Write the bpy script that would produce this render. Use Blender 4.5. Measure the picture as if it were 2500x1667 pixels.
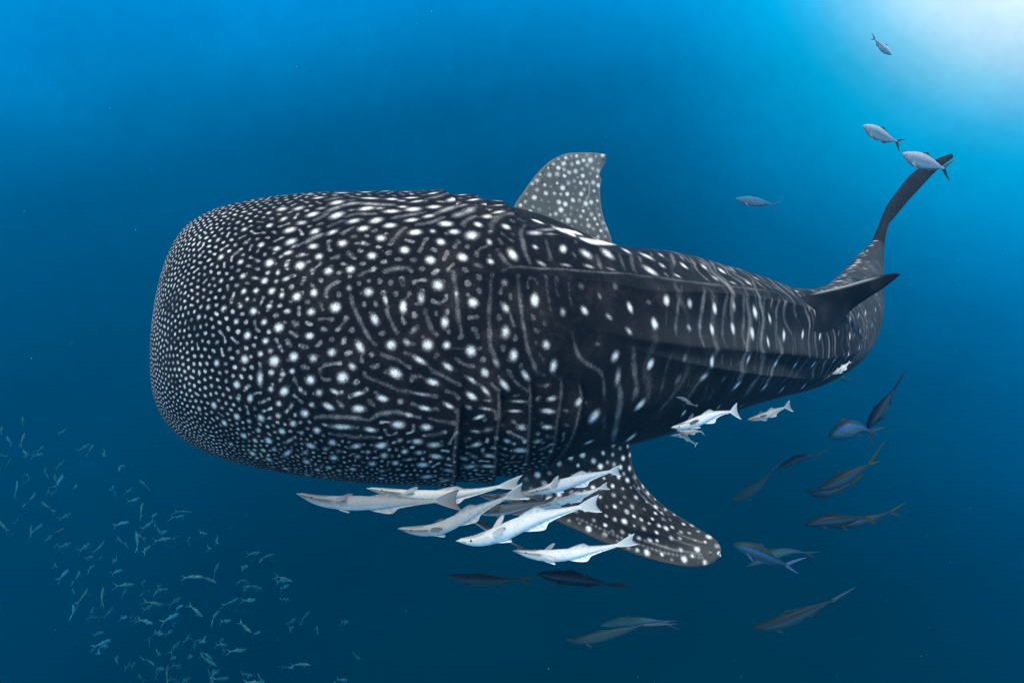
import bpy, math, random
import numpy as np
EXPO = 0.0
SKYG = .16
HAZE_C = (.0, .075, .145)
HAZE_D = .05
HAZE_S = (0, .012, .036)          # light the water itself scatters towards the camera over the whole sight line
HAZE_T = .46                      # share of the light that crosses it
# colour of the open water by angle from the deep (degrees), as it should look
WATER = [(0,(0,.030,.062)),(30,(0,.033,.072)),(46,(0,.036,.090)),(57,(0,.052,.130)),(66,(0,.064,.166)),(72,(0,.083,.215)),(77,(0,.116,.30)),(82,(0,.205,.52)),(87,(0,.29,.74)),(96,(.0,.42,.90)),(120,(.55,.82,.98)),(180,(.85,.97,1.0))]
GLOW = [(0,(1.6,1.5,1.3)),(7,(1.3,1.25,1.0)),(10,(.96,1.0,.80)),(13,(.56,.72,.66)),(15.5,(.20,.50,.56)),(18,(.03,.34,.48)),(20,(.0,.27,.42)),(22.5,(0,.19,.33)),(26,(.0,.11,.22)),(30,(0,.045,.10)),(36,(0,.012,.028)),(45,(0,.003,.008)),(60,(0,0,0)),(180,(0,0,0))]
GLOW2 = [(0,(0,.13,.36)),(12,(0,.105,.30)),(22,(0,.055,.155)),(32,(0,.010,.028)),(44,(0,0,0)),(180,(0,0,0))]
R = math.radians
sc = bpy.context.scene
for o in list(bpy.data.objects): bpy.data.objects.remove(o)

# ================================================================== camera
cam = bpy.data.cameras.new('camera'); cam.sensor_width = 36.0; cam.angle = R(75.0)
cam.clip_start = .05; cam.clip_end = 400
cam_o = bpy.data.objects.new('camera', cam); cam_o.location = (0, 0, 0); cam_o.rotation_euler = (R(90), 0, 0)
sc.collection.objects.link(cam_o); sc.camera = cam_o

# ================================================================== open water around the scene, sun above the surface
SUN = np.array([.26, -.44, .86]); SUN /= np.linalg.norm(SUN)
sun_el = math.asin(SUN[2]); sun_az = math.atan2(SUN[0], SUN[1])
world = bpy.data.worlds.new('World'); sc.world = world; world.use_nodes = True
nt = world.node_tree; nt.nodes.clear()
def N(t, **kw):
    n = nt.nodes.new(t)
    for k, v in kw.items(): setattr(n, k, v)
    return n
def L(a, b): nt.links.new(a, b)
tc = N('ShaderNodeTexCoord')
def axis_angle(ax):
    """angle between the viewing direction and an axis, 0..1 for 0..180 degrees"""
    v = np.array(ax, float); v /= np.linalg.norm(v)
    d = N('ShaderNodeVectorMath', operation='DOT_PRODUCT'); d.inputs[1].default_value = tuple(v); L(tc.outputs['Generated'], d.inputs[0])
    m = N('ShaderNodeMath', operation='ARCCOSINE', use_clamp=False); c = N('ShaderNodeClamp'); c.inputs['Min'].default_value = -1; c.inputs['Max'].default_value = 1
    L(d.outputs['Value'], c.inputs['Value']); L(c.outputs[0], m.inputs[0])
    q = N('ShaderNodeMath', operation='MULTIPLY'); q.inputs[1].default_value = 1 / math.pi; L(m.outputs[0], q.inputs[0])
    return q.outputs[0]
def ramp(fac, stops, interp='B_SPLINE'):
    r = N('ShaderNodeValToRGB'); cr = r.color_ramp; cr.interpolation = interp
    while len(cr.elements) > 1: cr.elements.remove(cr.elements[-1])
    for i, (p, c) in enumerate(stops):
        e = cr.elements[0] if i == 0 else cr.elements.new(p)
        e.position = p; e.color = (*c, 1)
    L(fac, r.inputs[0]); return r.outputs[0]
# the deep is darkest; the water brightens all round towards the surface
deep = axis_angle((.13, .56, -.82))
def gain(c, k):
    m = N('ShaderNodeMix', data_type='RGBA', blend_type='MULTIPLY', clamp_result=False); m.inputs['Factor'].default_value = 1; m.inputs['B'].default_value = (k, k, k, 1)
    L(c, m.inputs['A']); return m.outputs['Result']
def plus(a, b):
    m = N('ShaderNodeMix', data_type='RGBA', blend_type='ADD', clamp_result=False); m.inputs['Factor'].default_value = 1
    L(a, m.inputs['A']); L(b, m.inputs['B']); return m.outputs['Result']
base = gain(ramp(deep, [(a / 180, tuple(max(0, x - s_) for x, s_ in zip(c, HAZE_S))) for a, c in WATER], 'CARDINAL'), 1 / HAZE_T)
# light spilling down from the surface on the sunny side: a bright core and a wide faint skirt
glow = gain(ramp(axis_angle((.585, .62, .52)), [(a / 180, tuple(x / 1.6 for x in c)) for a, c in GLOW], 'LINEAR'), 1.6 / HAZE_T)
skirt = gain(ramp(axis_angle((.85, .50, .15)), [(a / 180, c) for a, c in GLOW2]), 1 / HAZE_T)
water = plus(plus(base, glow), skirt)
# the water is never quite even: faint drifting murk
wn = N('ShaderNodeTexNoise'); wn.inputs['Scale'].default_value = 4.5; wn.inputs['Detail'].default_value = 6; wn.inputs['Roughness'].default_value = .62; L(tc.outputs['Generated'], wn.inputs['Vector'])
wf = N('ShaderNodeTexNoise'); wf.inputs['Scale'].default_value = 55; wf.inputs['Detail'].default_value = 5; wf.inputs['Roughness'].default_value = .75; L(tc.outputs['Generated'], wf.inputs['Vector'])
w1 = N('ShaderNodeMapRange'); w1.inputs['From Min'].default_value = .3; w1.inputs['From Max'].default_value = .7; w1.inputs['To Min'].default_value = .90; w1.inputs['To Max'].default_value = 1.10; L(wn.outputs['Fac'], w1.inputs['Value'])
w2 = N('ShaderNodeMapRange'); w2.inputs['From Min'].default_value = .3; w2.inputs['From Max'].default_value = .7; w2.inputs['To Min'].default_value = .95; w2.inputs['To Max'].default_value = 1.05; L(wf.outputs['Fac'], w2.inputs['Value'])
w3 = N('ShaderNodeMath', operation='MULTIPLY'); L(w1.outputs[0], w3.inputs[0]); L(w2.outputs[0], w3.inputs[1])
w4 = N('ShaderNodeMix', data_type='RGBA', blend_type='MULTIPLY', clamp_result=False); w4.inputs['Factor'].default_value = 1; L(water, w4.inputs['A'])
w5 = N('ShaderNodeCombineXYZ')
for i_ in range(3): L(w3.outputs[0], w5.inputs[i_])
L(w5.outputs[0], w4.inputs['B']); water = w4.outputs['Result']
# daylight sky seen straight up through the surface
sky = N('ShaderNodeTexSky', sky_type='NISHITA', sun_disc=False); sky.sun_elevation = sun_el; sky.sun_rotation = sun_az
sky.altitude = 0; sky.air_density = 1.0; sky.dust_density = 2.5; sky.ozone_density = .6
up = axis_angle((0, 0, 1))
win = ramp(up, [(0, (1, 1, 1)), (34 / 180, (1, 1, 1)), (48 / 180, (0, 0, 0)), (52 / 180, (0, 0, 0)), (56 / 180, (0, 0, 0)), (1, (0, 0, 0))], 'EASE')
skb = N('ShaderNodeMix', data_type='RGBA', blend_type='MULTIPLY'); skb.inputs['Factor'].default_value = 1; skb.inputs['B'].default_value = (SKYG, SKYG, SKYG, 1)
skb.clamp_result = False; L(sky.outputs[0], skb.inputs['A'])
mx = N('ShaderNodeMix', data_type='RGBA', blend_type='MIX'); L(win, mx.inputs['Factor']); L(water, mx.inputs['A']); L(skb.outputs['Result'], mx.inputs['B'])
bg = N('ShaderNodeBackground'); bg.inputs['Strength'].default_value = 1.0; L(mx.outputs['Result'], bg.inputs['Color'])
wo = N('ShaderNodeOutputWorld'); L(bg.outputs[0], wo.inputs['Surface'])

sl = bpy.data.lights.new('sun', 'SUN'); sl.energy = 5.0; sl.angle = R(2.0); sl.color = (1.0, .95, .88)
sun_o = bpy.data.objects.new('sun', sl); sc.collection.objects.link(sun_o)
from mathutils import Vector
sun_o.rotation_euler = Vector(tuple(-SUN)).to_track_quat('-Z', 'Y').to_euler()
sc.view_settings.view_transform = 'Standard'; sc.view_settings.look = 'None'; sc.view_settings.gamma = 1.0
sc.view_settings.exposure = EXPO; sc.view_settings.use_curve_mapping = False
sc.render.engine = 'CYCLES'
try:
    sc.cycles.use_denoising = True; sc.cycles.denoiser = 'OPENIMAGEDENOISE'
    sc.cycles.max_bounces = 4; sc.cycles.diffuse_bounces = 2; sc.cycles.volume_bounces = 0
    sc.cycles.caustics_reflective = False; sc.cycles.caustics_refractive = False
except Exception: pass
# ------------------------------------------------------------------ numeric helpers
FPX = 1250.0 / math.tan(math.radians(37.5))          # focal length in photo pixels (75 degree lens)
def at(px, py, d):
    """world point seen at photo pixel (px,py) at depth d metres in front of the camera"""
    return np.array([(px - 1250.0) / FPX * d, d, -(py - 833.5) / FPX * d])
def hermite(xs, ys, x):
    xs = np.asarray(xs, float); ys = np.asarray(ys, float)
    one = ys.ndim == 1
    if one: ys = ys[:, None]
    h = np.diff(xs)[:, None]; dl = np.diff(ys, axis=0) / h
    m = np.zeros_like(ys); m[1:-1] = (dl[:-1] * h[1:] + dl[1:] * h[:-1]) / (h[1:] + h[:-1])
    m[0] = dl[0]; m[-1] = dl[-1]
    x = np.asarray(x, float); k = np.clip(np.searchsorted(xs, x, side='right') - 1, 0, len(xs) - 2)
    t = ((x - xs[k]) / h[k, 0])[:, None]; H = h[k]
    r = ((1 + 2*t) * (1-t)**2) * ys[k] + t*(1-t)**2 * H * m[k] + t*t*(3-2*t) * ys[k+1] + t*t*(t-1) * H * m[k+1]
    return r[:, 0] if one else r
def smooth(a, b, x):
    t = np.clip((x - a) / (b - a), 0, 1); return t*t*(3-2*t)

# ------------------------------------------------------------------ whale shark trunk: stations nose -> tail
# upper edge xyz, lower edge xyz, half thickness (metres)
ST = [
 (-1.5307,2.9685,0.2433, -1.5549,2.9115,-0.1099, 0.020),
 (-1.5178,2.9933,0.3464, -1.5133,2.8467,-0.2246, 0.090),
 (-1.4918,3.0114,0.4095, -1.4653,2.7886,-0.2850, 0.155),
 (-1.4528,3.0265,0.4673, -1.3859,2.7135,-0.3473, 0.220),
 (-1.3988,3.0382,0.5138, -1.2779,2.6418,-0.4046, 0.285),
 (-1.2906,3.0382,0.5511, -1.1244,2.5618,-0.4427, 0.350),
 (-1.1221,3.0215,0.5759, -0.9585,2.5185,-0.4723, 0.400),
 (-0.9389,3.0227,0.5965, -0.7757,2.4973,-0.4975, 0.430),
 (-0.6502,3.0524,0.6099, -0.5342,2.5076,-0.5226, 0.455),
 (-0.3586,3.1235,0.6241, -0.2981,2.5965,-0.5491, 0.465),
 (-0.0139,3.2284,0.5797, -0.0340,2.7716,-0.5572, 0.465),
 (0.3366,3.3638,0.4863, 0.2796,3.0362,-0.5321, 0.450),
 (0.7636,3.6267,0.4798, 0.6523,3.3733,-0.5063, 0.425),
 (1.0590,3.8422,0.4540, 0.9669,3.6378,-0.4567, 0.395),
 (1.4063,4.1278,0.4092, 1.3411,3.9722,-0.4011, 0.360),
 (1.7788,4.4581,0.3626, 1.7191,4.3419,-0.3638, 0.330),
 (2.1289,4.7835,0.3744, 2.1136,4.7165,-0.3228, 0.305),
 (2.4093,5.1105,0.4251, 2.4994,5.0895,-0.2265, 0.280),
 (2.6530,5.4500,0.5002, 2.8203,5.4500,-0.0719, 0.250),
 (2.8910,5.8000,0.5964, 3.0904,5.8000,0.1264, 0.210),
 (3.1372,6.1500,0.7192, 3.3222,6.1500,0.3605, 0.170),
 (3.3916,6.5000,0.8519, 3.5512,6.5000,0.6045, 0.130),
 (3.6233,6.8000,0.9663, 3.7485,6.8000,0.8077, 0.090),
 (3.8257,7.0500,1.0711, 3.9123,7.0500,0.9846, 0.050),
]
def body_frames(s):
    S = np.array(ST, float); T = S[:, :3]; B = S[:, 3:6]
    step = np.maximum(np.linalg.norm(np.diff((T+B)/2, axis=0), axis=1),
                      .8*np.maximum(np.linalg.norm(np.diff(T, axis=0), axis=1), np.linalg.norm(np.diff(B, axis=0), axis=1)))
    k = np.concatenate([[0], np.cumsum(step)]); k /= k[-1]
    T = hermite(k, T, s); B = hermite(k, B, s); W = hermite(k, S[:, 6], s)
    C = (T + B) / 2; U = (T - B) / 2
    tan = np.gradient(C, axis=0); tan /= np.linalg.norm(tan, axis=1)[:, None]
    k9 = int(np.searchsorted(s, .11)); tan[:k9] = tan[k9]      # blunt head: keep the outward axis steady
    O = np.cross(U, tan); O /= np.linalg.norm(O, axis=1)[:, None]
    sgn = np.sign(-(O * C / np.linalg.norm(C, axis=1)[:, None]).sum(1)); O *= np.median(sgn)
    return C, U, O, W
def sect(phi, n):
    c = np.cos(phi); sn = np.sin(phi)
    return np.sign(c) * np.abs(c)**(2/n), np.sign(sn) * np.abs(sn)**(2/n)
def body_grid(s, phi):
    """P[ns, nphi, 3]; phi 0 = upper edge, pi/2 = side towards the camera, pi = lower edge"""
    C, U, O, W = body_frames(s)
    a, b = sect(phi, 2.0)
    P = C[:, None] + U[:, None] * a[None, :, None] + O[:, None] * W[:, None, None] * b[None, :, None]
    return P, C
RIDGES = [   # s, phi of the crest, height (m), softness above and below the crest (rad)
 ((.120,.157,.182,.218,.265,.333,.397,.447,.484,.54), (1.57,1.562,1.536,1.457,1.318,1.196,1.143,1.134,1.134,1.12), .019, .30, .085),
 ((.215,.244,.264,.281,.310,.377,.435,.505,.570,.64), (1.70,1.710,1.719,1.728,1.715,1.754,1.815,1.885,1.90,1.90), .024, .20, .10),
 ((.280,.316,.357,.413,.489,.547,.62), (1.80,1.850,1.915,2.051,2.234,2.304,2.32), .016, .12, .09),
 ((.175,.211,.228,.249,.33,.42), (.93,.960,1.03,1.00,.80,.70), .012, .14, .07),
]
GILLS = [    # phi, s of the slit edge, depth of the step (m), run-up length in s
 ((2.28,2.339,2.452,2.662,3.05,3.4), (.190,.1902,.1902,.1913,.198,.204), .030, .007),
 ((2.16,2.225,2.348,2.574,3.00,3.35), (.2069,.2069,.208,.2102,.221,.230), .030, .007),
 ((2.08,2.138,2.295,2.540,2.941,3.3), (.2214,.2214,.2236,.228,.2392,.249), .026, .006),
 ((2.02,2.077,2.164,2.391,2.749,3.1), (.238,.238,.2392,.2414,.2481,.255), .022, .005),
 ((2.04,2.094,2.182,2.391,2.793,3.1), (.2481,.2481,.2514,.2536,.2581,.262), .018, .004),
 ((-.6,0,.55,.80,.92), (.182,.184,.1860,.188,.189), .013, .010),
 ((-.6,0,.55,.88,.99), (.198,.200,.2018,.202,.203), .013, .010),
 ((-.6,0,.56,.90,1.02), (.212,.214,.2158,.215,.216), .012, .009),
]
def relief(s, phi, Hl):
    """outward displacement in metres on the s x phi grid"""
    D = np.zeros((len(s), len(phi)))
    for ss, pp, hh, wu, wd in RIDGES:
        pc = np.interp(s, ss, pp); amp = hh * smooth(ss[0], ss[0] + .09, s) * (1 - smooth(ss[-1] - .07, ss[-1], s))
        d = phi[None, :] - pc[:, None]
        g = np.where(d < 0, np.exp(-np.abs(d) / wu), np.exp(-np.abs(d) / wd) * 1.25 - .25 * np.exp(-np.abs(d) / (wd * 3.2)))
        D += amp[:, None] * g
    for ps, sl, amp, pre in GILLS:
        sc = np.interp(phi, ps, sl); on = smooth(ps[0], ps[0] + .22, phi) * (1 - smooth(ps[-1] - .12, ps[-1], phi))
        d = s[:, None] - sc[None, :]
        saw = np.where(d < 0, np.exp(d / pre), -1.5 * np.exp(-d / .0022) - .25 * np.exp(-d / pre))
        D += amp * on[None, :] * saw
    return D
# ------------------------------------------------------------------ scene helpers
col = sc.collection
def link(o): col.objects.link(o); return o
def tag(o, label=None, cat=None, group=None, kind=None):
    if label: o['label'] = label
    if cat: o['category'] = cat
    if group: o['group'] = group
    if kind: o['kind'] = kind
    return o
def empty(name, loc):
    o = bpy.data.objects.new(name, None); o.empty_display_size = .1; o.location = tuple(loc); return link(o)
def mesh_obj(name, V, F, mat, parent=None, attrs=None, smooth_=True):
    """one mesh object from vertices, quad faces (-1 marks a missing 4th corner) and point attributes"""
    V = np.asarray(V, np.float32); F = np.asarray(F, np.int32)
    me = bpy.data.meshes.new(name)
    if F.shape[1] == 4:
        tri = (F < 0).any(1)
        cnt = np.where(tri, 3, 4).astype(np.int32); flat = F.reshape(-1); flat = flat[flat >= 0]
    else:
        cnt = np.full(len(F), 3, np.int32); flat = F.reshape(-1)
    me.vertices.add(len(V)); me.vertices.foreach_set('co', V.reshape(-1))
    me.loops.add(len(flat)); me.loops.foreach_set('vertex_index', flat)
    me.polygons.add(len(F)); st = np.concatenate([[0], np.cumsum(cnt)[:-1]]).astype(np.int32)
    me.polygons.foreach_set('loop_start', st); me.polygons.foreach_set('loop_total', cnt)
    me.update(calc_edges=True); me.validate()
    me.polygons.foreach_set('use_smooth', np.full(len(me.polygons), smooth_))
    for k, a in (attrs or {}).items():
        a = np.asarray(a, np.float32)
        if a.ndim == 1:
            at_ = me.attributes.new(k, 'FLOAT', 'POINT'); at_.data.foreach_set('value', a)
        else:
            at_ = me.attributes.new(k, 'FLOAT_COLOR', 'POINT')
            at_.data.foreach_set('color', np.concatenate([a, np.ones((len(a), 1), np.float32)], 1).reshape(-1))
    me.materials.append(mat)
    o = bpy.data.objects.new(name, me); link(o)
    if parent is not None:
        o.parent = parent; o.matrix_parent_inverse.identity(); o.location = tuple(-np.array(parent.location))
    return o
def tube_faces(nr, ns, cap0=True, cap1=True):
    """faces of nr rings with ns points; caps use two extra vertices appended at the end"""
    i = np.arange(nr - 1)[:, None] * ns; j = np.arange(ns)[None]; k = (j + 1) % ns
    F = [np.stack([i + j, i + ns + j, i + ns + k, i + k], -1).reshape(-1, 4)]
    n = nr * ns; j = np.arange(ns); k = (j + 1) % ns
    if cap0: F.append(np.stack([j, k, np.full(ns, n), np.full(ns, -1)], -1))
    if cap1: b = (nr - 1) * ns; F.append(np.stack([b + k, b + j, np.full(ns, n + (1 if cap0 else 0)), np.full(ns, -1)], -1))
    return np.concatenate(F)
def unit(v): v = np.asarray(v, float); return v / (np.linalg.norm(v, axis=-1, keepdims=True) + 1e-12)
def sheet(P, th):
    """a fin: two skins either side of the grid P[nu,nv], th thick, closed round the rim"""
    nu, nv = P.shape[:2]
    du = np.gradient(P, axis=0); dv = np.gradient(P, axis=1); n = unit(np.cross(du, dv))
    bad = ~np.isfinite(n).all(-1) | (np.linalg.norm(n, axis=-1) < .5)
    n[bad] = unit(n[~bad].mean(0))
    th = np.broadcast_to(th, (nu, nv))[..., None]
    A = (P + n * th / 2).reshape(-1, 3); B = (P - n * th / 2).reshape(-1, 3); m = nu * nv
    i = np.arange(nu - 1)[:, None] * nv; j = np.arange(nv - 1)[None]
    q = np.stack([i + j, i + j + 1, i + nv + j + 1, i + nv + j], -1).reshape(-1, 4)
    F = [q[:, ::-1], q + m]
    rim = [(a, 0) for a in range(nu)] + [(nu - 1, b) for b in range(1, nv)] + [(a, nv - 1) for a in range(nu - 2, -1, -1)] + [(0, b) for b in range(nv - 2, 0, -1)]
    r = np.array([a * nv + b for a, b in rim]); r2 = np.roll(r, -1)
    F.append(np.stack([r, r2, r2 + m, r + m], -1))
    return np.concatenate([A, B]), np.concatenate(F)
def resample(pts, n):
    pts = np.asarray(pts, float); k = np.concatenate([[0], np.cumsum(np.linalg.norm(np.diff(pts, axis=0), axis=1))])
    return hermite(k / k[-1], pts, np.linspace(0, 1, n))

# ------------------------------------------------------------------ materials
def new_mat(name):
    m = bpy.data.materials.new(name); m.use_nodes = True; t = m.node_tree; t.nodes.clear()
    out = t.nodes.new('ShaderNodeOutputMaterial'); p = t.nodes.new('ShaderNodeBsdfPrincipled'); t.links.new(p.outputs[0], out.inputs['Surface'])
    return m, t, p
def node(t, kind, **kw):
    n = t.nodes.new(kind)
    for k, v in kw.items(): setattr(n, k, v)
    return n
def noise(t, vec, scale, detail=3.0, rough=.55):
    n = node(t, 'ShaderNodeTexNoise'); n.inputs['Scale'].default_value = scale; n.inputs['Detail'].default_value = detail; n.inputs['Roughness'].default_value = rough
    t.links.new(vec, n.inputs['Vector']); return n.outputs['Fac']
def math_(t, op, a, b=None, clamp=False):
    n = node(t, 'ShaderNodeMath', operation=op, use_clamp=clamp)
    for i, v in enumerate((a, b)):
        if v is None: continue
        if isinstance(v, (int, float)): n.inputs[i].default_value = v
        else: t.links.new(v, n.inputs[i])
    return n.outputs[0]
def cramp(t, fac, stops, interp='LINEAR'):
    r = node(t, 'ShaderNodeValToRGB'); cr = r.color_ramp; cr.interpolation = interp
    while len(cr.elements) > 1: cr.elements.remove(cr.elements[-1])
    for i, (p, c) in enumerate(stops):
        e = cr.elements[0] if i == 0 else cr.elements.new(p)
        e.position = p; e.color = (*c, 1)
    t.links.new(fac, r.inputs[0]); return r.outputs[0]
def shark_skin(name, dark, mid, pale, grey=0.0):
    m, t, p = new_mat(name)
    a = node(t, 'ShaderNodeAttribute', attribute_name='mark'); a2 = node(t, 'ShaderNodeAttribute', attribute_name='tone')
    tcn = node(t, 'ShaderNodeTexCoord'); v = tcn.outputs['Object']
    g = noise(t, v, 150, 3, .6); g2 = noise(t, v, 420, 2, .6); big = noise(t, v, 6.5, 6, .68)
    # grainy edges: denticles break the rim of every spot
    e = math_(t, 'MULTIPLY', math_(t, 'SUBTRACT', g, .5), .75); e = math_(t, 'ADD', e, math_(t, 'MULTIPLY', math_(t, 'SUBTRACT', g2, .5), .5))
    w = math_(t, 'MULTIPLY', e, math_(t, 'ADD', a.outputs['Fac'], .10))
    mk = math_(t, 'ADD', a.outputs['Fac'], w, True)
    c = cramp(t, mk, [(0, dark), (.18, tuple(x * 1.5 for x in dark)), (.42, mid), (.68, tuple(.55 * x + .45 * y for x, y in zip(mid, pale))), (1, pale)])
    # bluish and brownish drift of the ground colour
    b = cramp(t, big, [(.36, (.62, .66, .80)), (.50, (.95, .95, 1)), (.58, (1.7, 1.58, 1.5)), (.68, (2.9, 2.55, 2.3))])
    mu = node(t, 'ShaderNodeMix', data_type='RGBA', blend_type='MULTIPLY', clamp_result=False); t.links.new(math_(t, 'SUBTRACT', 1.0, math_(t, 'MULTIPLY', mk, 1.1), True), mu.inputs['Factor'])
    t.links.new(c, mu.inputs['A']); t.links.new(b, mu.inputs['B'])
    gr = cramp(t, math_(t, 'ADD', math_(t, 'MULTIPLY', g, .6), math_(t, 'MULTIPLY', g2, .4)), [(.32, (.45, .45, .47)), (.5, (1, 1, 1)), (.68, (1.6, 1.55, 1.5))])
    mg = node(t, 'ShaderNodeMix', data_type='RGBA', blend_type='MULTIPLY', clamp_result=False); t.links.new(math_(t, 'SUBTRACT', 1.0, math_(t, 'MULTIPLY', mk, .8), True), mg.inputs['Factor'])
    t.links.new(mu.outputs['Result'], mg.inputs['A']); t.links.new(gr, mg.inputs['B']); mu = mg
    # paler skin (fins, flank panels, belly)
    ms = node(t, 'ShaderNodeMix', data_type='RGBA', blend_type='MIX'); t.links.new(a2.outputs['Fac'], ms.inputs['Factor'])
    t.links.new(mu.outputs['Result'], ms.inputs['A']); ms.inputs['B'].default_value = (.42, .43, .42, 1)
    # small dark flecks and parasites
    fl = node(t, 'ShaderNodeTexVoronoi', feature='F1'); fl.inputs['Scale'].default_value = 46; fl.inputs['Randomness'].default_value = 1; t.links.new(v, fl.inputs['Vector'])
    flm = math_(t, 'MULTIPLY', math_(t, 'LESS_THAN', fl.outputs['Distance'], .20), math_(t, 'GREATER_THAN', noise(t, v, 6, 2), .56))
    mf = node(t, 'ShaderNodeMix', data_type='RGBA', blend_type='MIX'); t.links.new(math_(t, 'MULTIPLY', flm, .7), mf.inputs['Factor'])
    t.links.new(ms.outputs['Result'], mf.inputs['A']); mf.inputs['B'].default_value = (.006, .006, .008, 1)
    t.links.new(mf.outputs['Result'], p.inputs['Base Color'])
    p.inputs['Roughness'].default_value = .62; p.inputs['Specular IOR Level'].default_value = .025
    p.inputs['Sheen Weight'].default_value = .045; p.inputs['Sheen Roughness'].default_value = .45; p.inputs['Sheen Tint'].default_value = (.75, .85, 1, 1)
    bp = node(t, 'ShaderNodeBump'); bp.inputs['Strength'].default_value = .25; bp.inputs['Distance'].default_value = .004
    t.links.new(math_(t, 'ADD', g, math_(t, 'MULTIPLY', noise(t, v, 28, 4, .6), 1.6)), bp.inputs['Height']); t.links.new(bp.outputs[0], p.inputs['Normal'])
    return m
def fish_skin(name, rough=.45, spec=.25, scale=160, amt=.35):
    m, t, p = new_mat(name)
    a = node(t, 'ShaderNodeAttribute', attribute_name='skin'); tcn = node(t, 'ShaderNodeTexCoord'); v = tcn.outputs['Object']
    g = noise(t, v, scale, 3, .6); g2 = noise(t, v, 30, 3, .6)
    k = math_(t, 'ADD', math_(t, 'MULTIPLY', g, amt), math_(t, 'MULTIPLY', g2, amt * .6)); k = math_(t, 'ADD', k, 1 - amt * .8)
    kc = node(t, 'ShaderNodeCombineXYZ')
    for i in range(3): t.links.new(k, kc.inputs[i])
    mu = node(t, 'ShaderNodeMix', data_type='RGBA', blend_type='MULTIPLY', clamp_result=False); mu.inputs['Factor'].default_value = 1
    t.links.new(a.outputs['Color'], mu.inputs['A']); t.links.new(kc.outputs[0], mu.inputs['B']); t.links.new(mu.outputs['Result'], p.inputs['Base Color'])
    p.inputs['Roughness'].default_value = rough; p.inputs['Specular IOR Level'].default_value = spec
    return m
def plain(name, c, rough=.3, spec=.5):
    m, t, p = new_mat(name); tcn = node(t, 'ShaderNodeTexCoord'); g = noise(t, tcn.outputs['Object'], 60, 2)
    t.links.new(cramp(t, g, [(.3, tuple(x * .8 for x in c)), (.7, tuple(min(1, x * 1.2) for x in c))]), p.inputs['Base Color'])
    p.inputs['Roughness'].default_value = rough; p.inputs['Specular IOR Level'].default_value = spec; return m
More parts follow.
